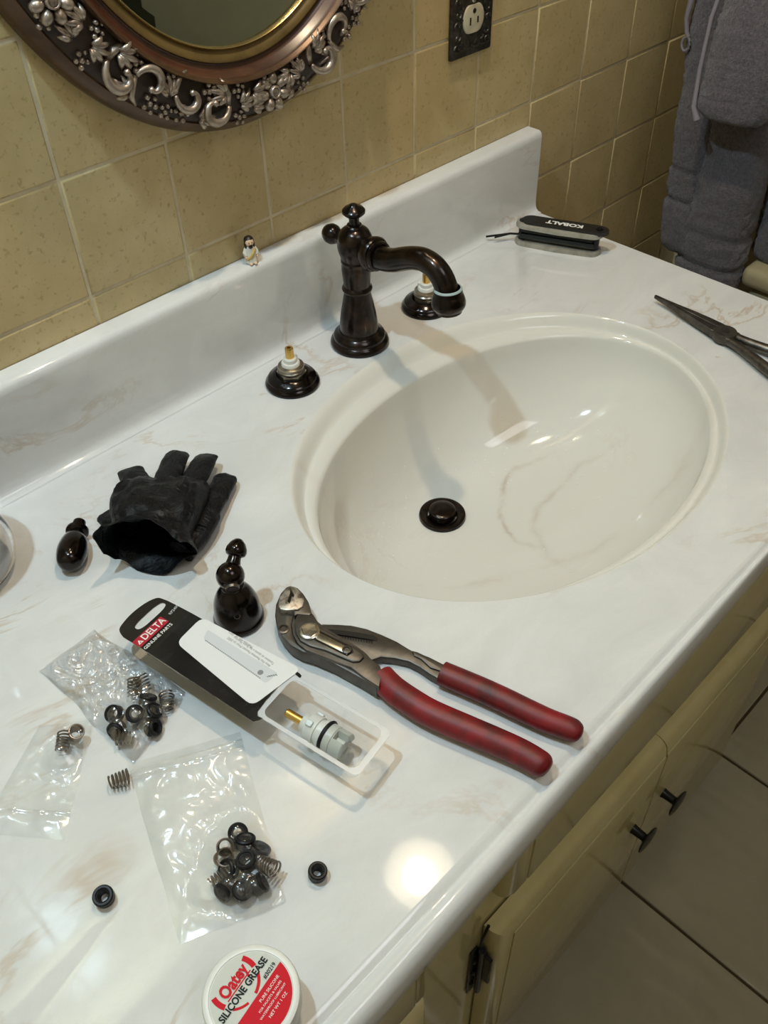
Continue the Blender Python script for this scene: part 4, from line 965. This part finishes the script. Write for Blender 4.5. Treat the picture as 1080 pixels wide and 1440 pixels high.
for u, v, h, d, l in ((165, 1004, .006, (-.5, -.2, .8), 'upper of the two black seats at the left of the crumpled bag pile'), (168, 1021, .0055, (-.8, -.5, .4), 'lower of the two black seats at the left of the crumpled bag pile'), (206, 992, .006, (.6, .3, .7), 'uppermost black seat in the crumpled bag, under the springs'), (190, 1004, .007, (-.2, -.5, .8), 'black seat in the middle of the crumpled bag pile'), (212, 1006, .007, (.5, -.3, .7), 'rightmost black seat in the crumpled bag pile'), (209, 1024, .006, (.5, -.7, .4), 'lowest black seat in the crumpled bag pile')): addseat(1, u, v, h, d, l, g1)
s1 = 'springs in the crumpled bag'
for u, v, h, d, l in ((188, 980, .006, (.55, .6, .3), 'upper left steel spring standing in the crumpled bag'), (206, 974, .006, (.2, .7, .5), 'topmost steel spring standing in the crumpled bag'), (236, 998, .0055, (.5, .8, .05), 'steel spring lying apart at the right of the crumpled bag'), (190, 1038, .0055, (-.6, .6, .1), 'steel spring lying lowest in the crumpled bag')): addspr(1, u, v, h, d, l, s1)
p = W(106, 1036, .004); CENT[2].append((p.x+.003, p.y-.004, .014)); spring(p, (.1, -.35, .8), 'steel coil spring tipped on end inside the folded bag at far left', 'springs in the folded bag', .9)
p = W(86, 1056, .0058); CENT[2].append((p.x, p.y, .011)); spring(p, (.7, .7, .05), 'steel coil spring lying on its side inside the folded bag at far left', 'springs in the folded bag', .95)

# ------------------------------------------------------------------ thin clear bags draped over them
def bag(name, quad, cents, label, m, seed, crumple, n=70, zip_=None, cr_scale=60, sub=None):
    Q = [at(*q) for q in quad]; c0 = (Q[0]+Q[1]+Q[2]+Q[3])/4
    root = empty(name, (c0.x, c0.y, .8), label, 'plastic bag')
    def grid(layer):
        bm = bmesh.new(); V = []
        for j in range(n+1):
            row = []
            for i in range(n+1):
                u, v = i/n, j/n
                p = (Q[0]*(1-u)+Q[1]*u)*(1-v) + (Q[3]*(1-u)+Q[2]*u)*v
                q = p + Vector((0, 0, seed))
                e = min(u, 1-u, v, 1-v); ed = min(1, e*9)
                wob = Vector((noise.noise(q*38+Vector((7, 0, 0))), noise.noise(q*38+Vector((0, 7, 0))), 0))*.0035*(1 if crumple > .6 else .35)
                p = p + wob
                h = .0006
                if layer:
                    r1 = 1 - abs(noise.noise(q*cr_scale)); r2 = 1 - abs(noise.noise(q*cr_scale*2.1 + Vector((3, 3, 3))))
                    h += ed*crumple*(.0046*r1**3 + .0028*r2**4) + (.35+.65*ed)*.0026*(noise.noise(q*27) + .6)*(1 if crumple > .3 else .8)
                    b = 0
                    for (x, y, hh) in cents:
                        d2 = ((p.x-x)**2 + (p.y-y)**2); b = max(b, hh*math.exp(-d2/(2*.0085**2)))
                    h = max(h, b + .0008*r1) if b > .002 else h + b
                    if zip_:
                        for zv in zip_: h += .0014*math.exp(-((v-zv)/.010)**2)
                h = max(h, .0005)
                row.append(bm.verts.new((p.x - c0.x, p.y - c0.y, h)))
            V.append(row)
        for j in range(n):
            for i in range(n): bm.faces.new((V[j][i], V[j][i+1], V[j+1][i+1], V[j+1][i]))
        return bm
    finish(grid(1), 'film_top', m, root, True, 180)
    n0 = n; n = 14; bm = grid(0); finish(bm, 'film_bottom', m, root, True, 180)
    if zip_:
        bm = bmesh.new()
        for zv in zip_:
            a = Q[0]*(1-zv) + Q[3]*zv; b = Q[1]*(1-zv) + Q[2]*zv
            tube(bm, [Vector((a.x-c0.x, a.y-c0.y, .0025)).lerp(Vector((b.x-c0.x, b.y-c0.y, .0028)), t) for t in (0, .25, .5, .75, 1)], .0007, 6)
        finish(bm, 'zip_track', CLEAR, root)
    return root
bag('zip_bag', [(179, 1075), (338, 1030), (402, 1268), (254, 1328)], CENT[3], 'clear zip bag of black seats and springs in front of the blister card', BAG, 1.0, .45, 80, (.06, .10), 45)
bag('zip_bag', [(135, 884), (262, 975), (188, 1075), (56, 944)], CENT[1], 'crumpled clear bag of seats and springs beside the hanging end of the card', BAGW, 5.0, 1.0, 90, None, 70)
bag('zip_bag', [(56, 1020), (132, 1013), (90, 1182), (-30, 1172)], CENT[2], 'clear folded bag holding two springs at the left picture edge', BAG, 9.0, .35, 60, (.80,), 40)

# ------------------------------------------------------------------ tub of silicone grease
tc = at(353, 1399, .8285); tub = empty('grease_tub', (tc.x, tc.y, .8), 'small white grease tub with red label at the bottom edge', 'tub')
TWH = mat('white_tub_plastic', (0.70, 0.70, 0.66), 0.35); TRED = mat('red_label', (0.58, 0.010, 0.022), 0.6, 0, **{'Specular IOR Level': .15}); TBLK = mat('black_print', (0.02, 0.02, 0.02), 0.6, 0, **{'Specular IOR Level': .15}); TGRN = mat('pale_label', (0.60, 0.62, 0.57), 0.6, 0, **{'Specular IOR Level': .15})
bm = bmesh.new(); lathe(bm, [(0, 0), (.0240, 0), (.0250, .001), (.0256, .016), (.0256, .0175)], 56); finish(bm, 'cup', TWH, tub)
bm = bmesh.new(); lathe(bm, [(.0256, .0165), (.0272, .0168), (.0275, .018), (.0275, .0265), (.0268, .0280), (.0252, .0286), (.0236, .0284), (.0232, .0280), (0, .0280)], 64)
lid = finish(bm, 'lid', TWH, tub, True, 35)
bm = bmesh.new(); lathe(bm, [(.0229, .0281), (0, .0281)], 64); finish(bm, 'label', TGRN, lid, False)
td = (at(352, 1400, .8285) + (at(400, 1330, .8285) - at(352, 1400, .8285))) - at(352, 1400, .8285); td = Vector((td.x, td.y, 0)).normalized(); tn = Vector((-td.y, td.x, 0))
def TM(a, b, z=.0283): return frame_m(td*a + tn*b + Vector((0, 0, z)), td, tn)
def seg_poly(r, b0, b1, n=24):  # part of the disc where n-coordinate below b1
    out_ = []
    a0 = math.asin(b1/r)
    for i in range(n+1):
        a = a0 + (-PI - 2*a0)*i/n; out_.append((r*math.cos(a), r*math.sin(a)))
    return out_
Mt = frame_m((0, 0, 0), td, tn)
bm = bmesh.new(); prism(bm, ccw(seg_poly(.0228, 0, -.0030)), .0281, .0283, 0, 1, Mt); finish(bm, 'red_panel', TRED, lid, False)
bm = bmesh.new()
for a0, a1, R0, R1 in ((-.30, .34, .0118, .0148), (PI-.34, PI+.30, .0118, .0148), (-1.42, -.62, .0128, .0146), (-2.50, -1.85, .0132, .0146)):
    o1 = [(R1*math.cos(a0+(a1-a0)*i/8), R1*math.sin(a0+(a1-a0)*i/8) + .0120) for i in range(9)]
    o1 += [(R0*math.cos(a1+(a0-a1)*i/8), R0*math.sin(a1+(a0-a1)*i/8) + .0120) for i in range(9)]
    if a0 > -.5 or a0 < -2 or True: o1 = [(x, min(y, math.sqrt(max(0, .0226**2 - x*x)))) for x, y in o1]
    prism(bm, ccw(o1), .0281, .02830, 0, 1, Mt)
prism(bm, [(-.0095, .0082), (.0100, .0082), (.0100, .0089), (-.0095, .0089)], .0281, .0283, 0, 1, Mt)
finish(bm, 'logo_swoosh', TRED, lid, False)
def fit_text(o, width, mtx):
    iv = mtx.inverted(); xs = [(iv @ v.co).x for v in o.data.vertices]; f = width/(max(xs)-min(xs)); c = (max(xs)+min(xs))/2
    for v in o.data.vertices:
        q = iv @ v.co; q.x = (q.x-c)*f; v.co = mtx @ q
    return o
for s_, sz, m_, a_, b_, bd, wd in (('Oatey', .0098, TRED, .0004, .0126, .0006, .0200), ('SILICONE GREASE', .0056, TBLK, .0, .0052, .0003, .0390), ('#30219', .0034, TBLK, .0155, -.0008, .0001, .0095)):
    fit_text(text('lettering', s_, sz, m_, TM(a_, b_, .02845), lid, bd*.6), wd, TM(a_, b_, .02845))
text('lettering', 'PURE SILICONE', .0024, WHT, TM(.008, -.0066, .0285), lid, 0, 1)
text('lettering', 'FOR FAUCETS & VALVES', .0018, WHT, TM(.005, -.0096, .0285), lid, 0, 1)
text('lettering', 'WATERPROOF LUBRICANT', .0018, WHT, TM(.004, -.0124, .0285), lid, 0, 1)
text('lettering', 'NET WT 1 OZ', .0024, WHT, TM(.004, -.0158, .0285), lid, 0, 1)

# ------------------------------------------------------------------ clear glass vase at the left edge
gx = empty('glass_vase', (-.222, -.083, .8), 'clear waisted glass vase cut off by the left picture edge', 'vase')
bm = bmesh.new(); po = smooth_prof([(.030, .0), (.046, .003), (.052, .018), (.050, .034), (.040, .046), (.036, .050), (.044, .058), (.054, .078), (.056, .098), (.050, .118), (.046, .13)], 4)
lathe(bm, [(0, 0)] + po + [(r-.0025, max(.005, z)) for r, z in po[::-1]] + [(0, .005)], 48); finish(bm, 'vase_body', GLASS, gx, True, 50)

# ------------------------------------------------------------------ towels, bar and tank at the right
TOW = mat('grey_violet_terry', (0.125, 0.112, 0.145), 0.95, 0.0, **{'Sheen Weight': 0.35}); tt = NT(TOW)
tt.col(tt.mix(tt.ramp(tt.noise(260, 3, 0.7), [(0.35, (0, 0, 0)), (0.7, (1, 1, 1))]), (0.075, 0.066, 0.080), (0.165, 0.146, 0.168)))
tt.bump(tt.noise(420, 3, 0.7), 0.9, 0.004)
TOWF = mat('flat_woven_band', (0.22, 0.20, 0.225), 0.9)
bar = empty('towel_bar', (1.02, -.2, 1.36), 'wall towel bar carrying the grey towels', 'towel bar')
bm = bmesh.new(); tube(bm, [(0, -.25, 0), (0, .16, 0)], .009, 12); tube(bm, [(0, -.25, 0), (.12, -.25, 0)], .008, 10); tube(bm, [(0, .16, 0), (.12, .16, 0)], .008, 10); finish(bm, 'bar', STEELB, bar)
def towel(label, P, bands, seed, n=56, nz=150, amp=.0034):
    """P: stations from the top down: (z, x, y, half width, half thickness, turn)"""
    z0, zb = P[0][0], P[-1][0]; c = P[-1]
    root = empty('towel', (c[1], c[2], c[0]), label, 'towel', 'grey towels on the bar')
    bm = bmesh.new(); prev = None; rows = []
    for j in range(nz+1):
        z = z0 + (zb-z0)*j/nz
        for a, b in zip(P, P[1:]):
            if b[0] <= z + 1e-9: break
        t = (z-a[0])/(b[0]-a[0]); t = t*t*(3-2*t); x, y, hw, ht, tn_ = [a[i] + (b[i]-a[i])*t for i in range(1, 6)]
        f = 1.0; fuzz = 1.0
        for (bz, bw, dep) in bands:
            q = abs(z-bz)/bw
            if q < 1: f *= 1 - dep*(1-q*q); fuzz = .15
        dz = z - zb; rb = .022
        if dz < rb: f *= math.sqrt(max(.001, 1 - ((rb-dz)/rb)**2))*.5 + .5 if dz > .0005 else .45
        row = []
        for k in range(n):
            a_ = 2*PI*k/n; cc, ss = math.cos(a_), math.sin(a_)
            lx, ly = ht*f*math.copysign(abs(ss)**.75, ss), hw*f*math.copysign(abs(cc)**.65, cc)
            p = Vector((x + lx*math.cos(tn_) - ly*math.sin(tn_), y + lx*math.sin(tn_) + ly*math.cos(tn_), z))
            q = p + Vector((seed, 0, 0))
            d = amp*fuzz*noise.noise(q*190) + .0040*noise.noise(q*16) + .0012*noise.noise(q*70)
            nrm = Vector((p.x-x, p.y-y, 0)); nrm = nrm.normalized() if nrm.length > 1e-6 else Vector((1, 0, 0))
            row.append(bm.verts.new(p + nrm*d - Vector((c[1], c[2], c[0]))))
        rows.append(row)
    for a, b in zip(rows, rows[1:]):
        for k in range(n): bm.faces.new((a[k], a[(k+1) % n], b[(k+1) % n], b[k]))
    bm.faces.new(rows[0]); bm.faces.new(rows[-1])
    finish(bm, 'terry_body', TOW, root, True, 180); return root
towel('narrow folded grey towel hanging nearest the tiled wall', [(1.375, 1.000, -.055, .040, .032, 0), (1.2, .985, -.060, .036, .030, 0), (1.0, .960, -.073, .034, .030, 0), (.80, .950, -.095, .037, .032, 0), (.655, .945, -.108, .039, .034, 0)], [(.785, .005, .12), (.740, .006, .14)], 1)
tb = towel('broad folded grey towel hanging lowest in front of the narrow one', [(1.37, 1.005, -.160, .056, .034, 0), (1.1, .965, -.158, .050, .034, 0), (.85, .948, -.156, .049, .034, 0), (.57, .940, -.158, .053, .036, 0)], [(.705, .005, .12), (.660, .006, .14)], 4)
tw = towel('short grey hand towel draped over the broad towel with a piped hem', [(1.38, .940, -.195, .060, .022, 0), (1.1, .895, -.185, .062, .022, .05), (.98, .880, -.178, .060, .022, .1), (.890, .872, -.168, .048, .020, .14)], [], 8)
bm = bmesh.new(); r0 = Vector(tw.location)
tube(bm, [aty_ - r0 for aty_ in (Vector((.878, -.118, 1.08)), Vector((.862, -.114, 1.01)), Vector((.856, -.116, .95)), Vector((.850, -.121, .905)), Vector((.848, -.131, .890)))], [.0030, .0030, .0032, .0036, .005], 10); finish(bm, 'piped_hem', TOWF, tw)
towel('grey towel hanging furthest from the tiled wall in shade', [(1.37, 1.03, -.255, .050, .03, 0), (1.0, 1.01, -.250, .055, .032, 0), (.80, 1.0, -.255, .06, .032, .1), (.66, 1.0, -.262, .062, .03, .2)], [], 12)
r0 = Vector(tw.location)
bm = bmesh.new(); tube(bm, [p - r0 for p in (Vector((.93, -.052, 1.06)), Vector((.925, -.047, 1.0)), Vector((.925, -.046, .985)), Vector((.925, -.050, .968)), Vector((.925, -.054, .962)))], [.004, .004, .0035, .003, .003], 8)
tube(bm, [Vector((.925, -.052 + .006*math.cos(a), .953 + .009*math.sin(a))) - r0 for a in [2*PI*k/12 for k in range(13)]], .002, 6); finish(bm, 'hanging_loop', TOWF, tw)
tank = empty('toilet_tank', (1.035, -.36, .30), 'beige tank with rounded lid beyond the countertop end', 'toilet')
PORC = mat('bone_porcelain', (0.42, 0.36, 0.22), 0.15)
bm = bmesh.new(); box(bm, -.085, .095, -.14, .14, 0, .33, .02, 3); finish(bm, 'tank_body', PORC, tank)
bm = bmesh.new(); box(bm, -.095, .10, -.15, .15, .332, .365, .012, 3); finish(bm, 'tank_lid', PORC, tank)
bm = bmesh.new(); lathe(bm, [(0, 0), (.13, 0), (.12, .05), (.09, .15), (.10, .29), (0, .29)], 32, Matrix.Translation((0, 0, -.295))); finish(bm, 'tank_pedestal', PORC, tank)
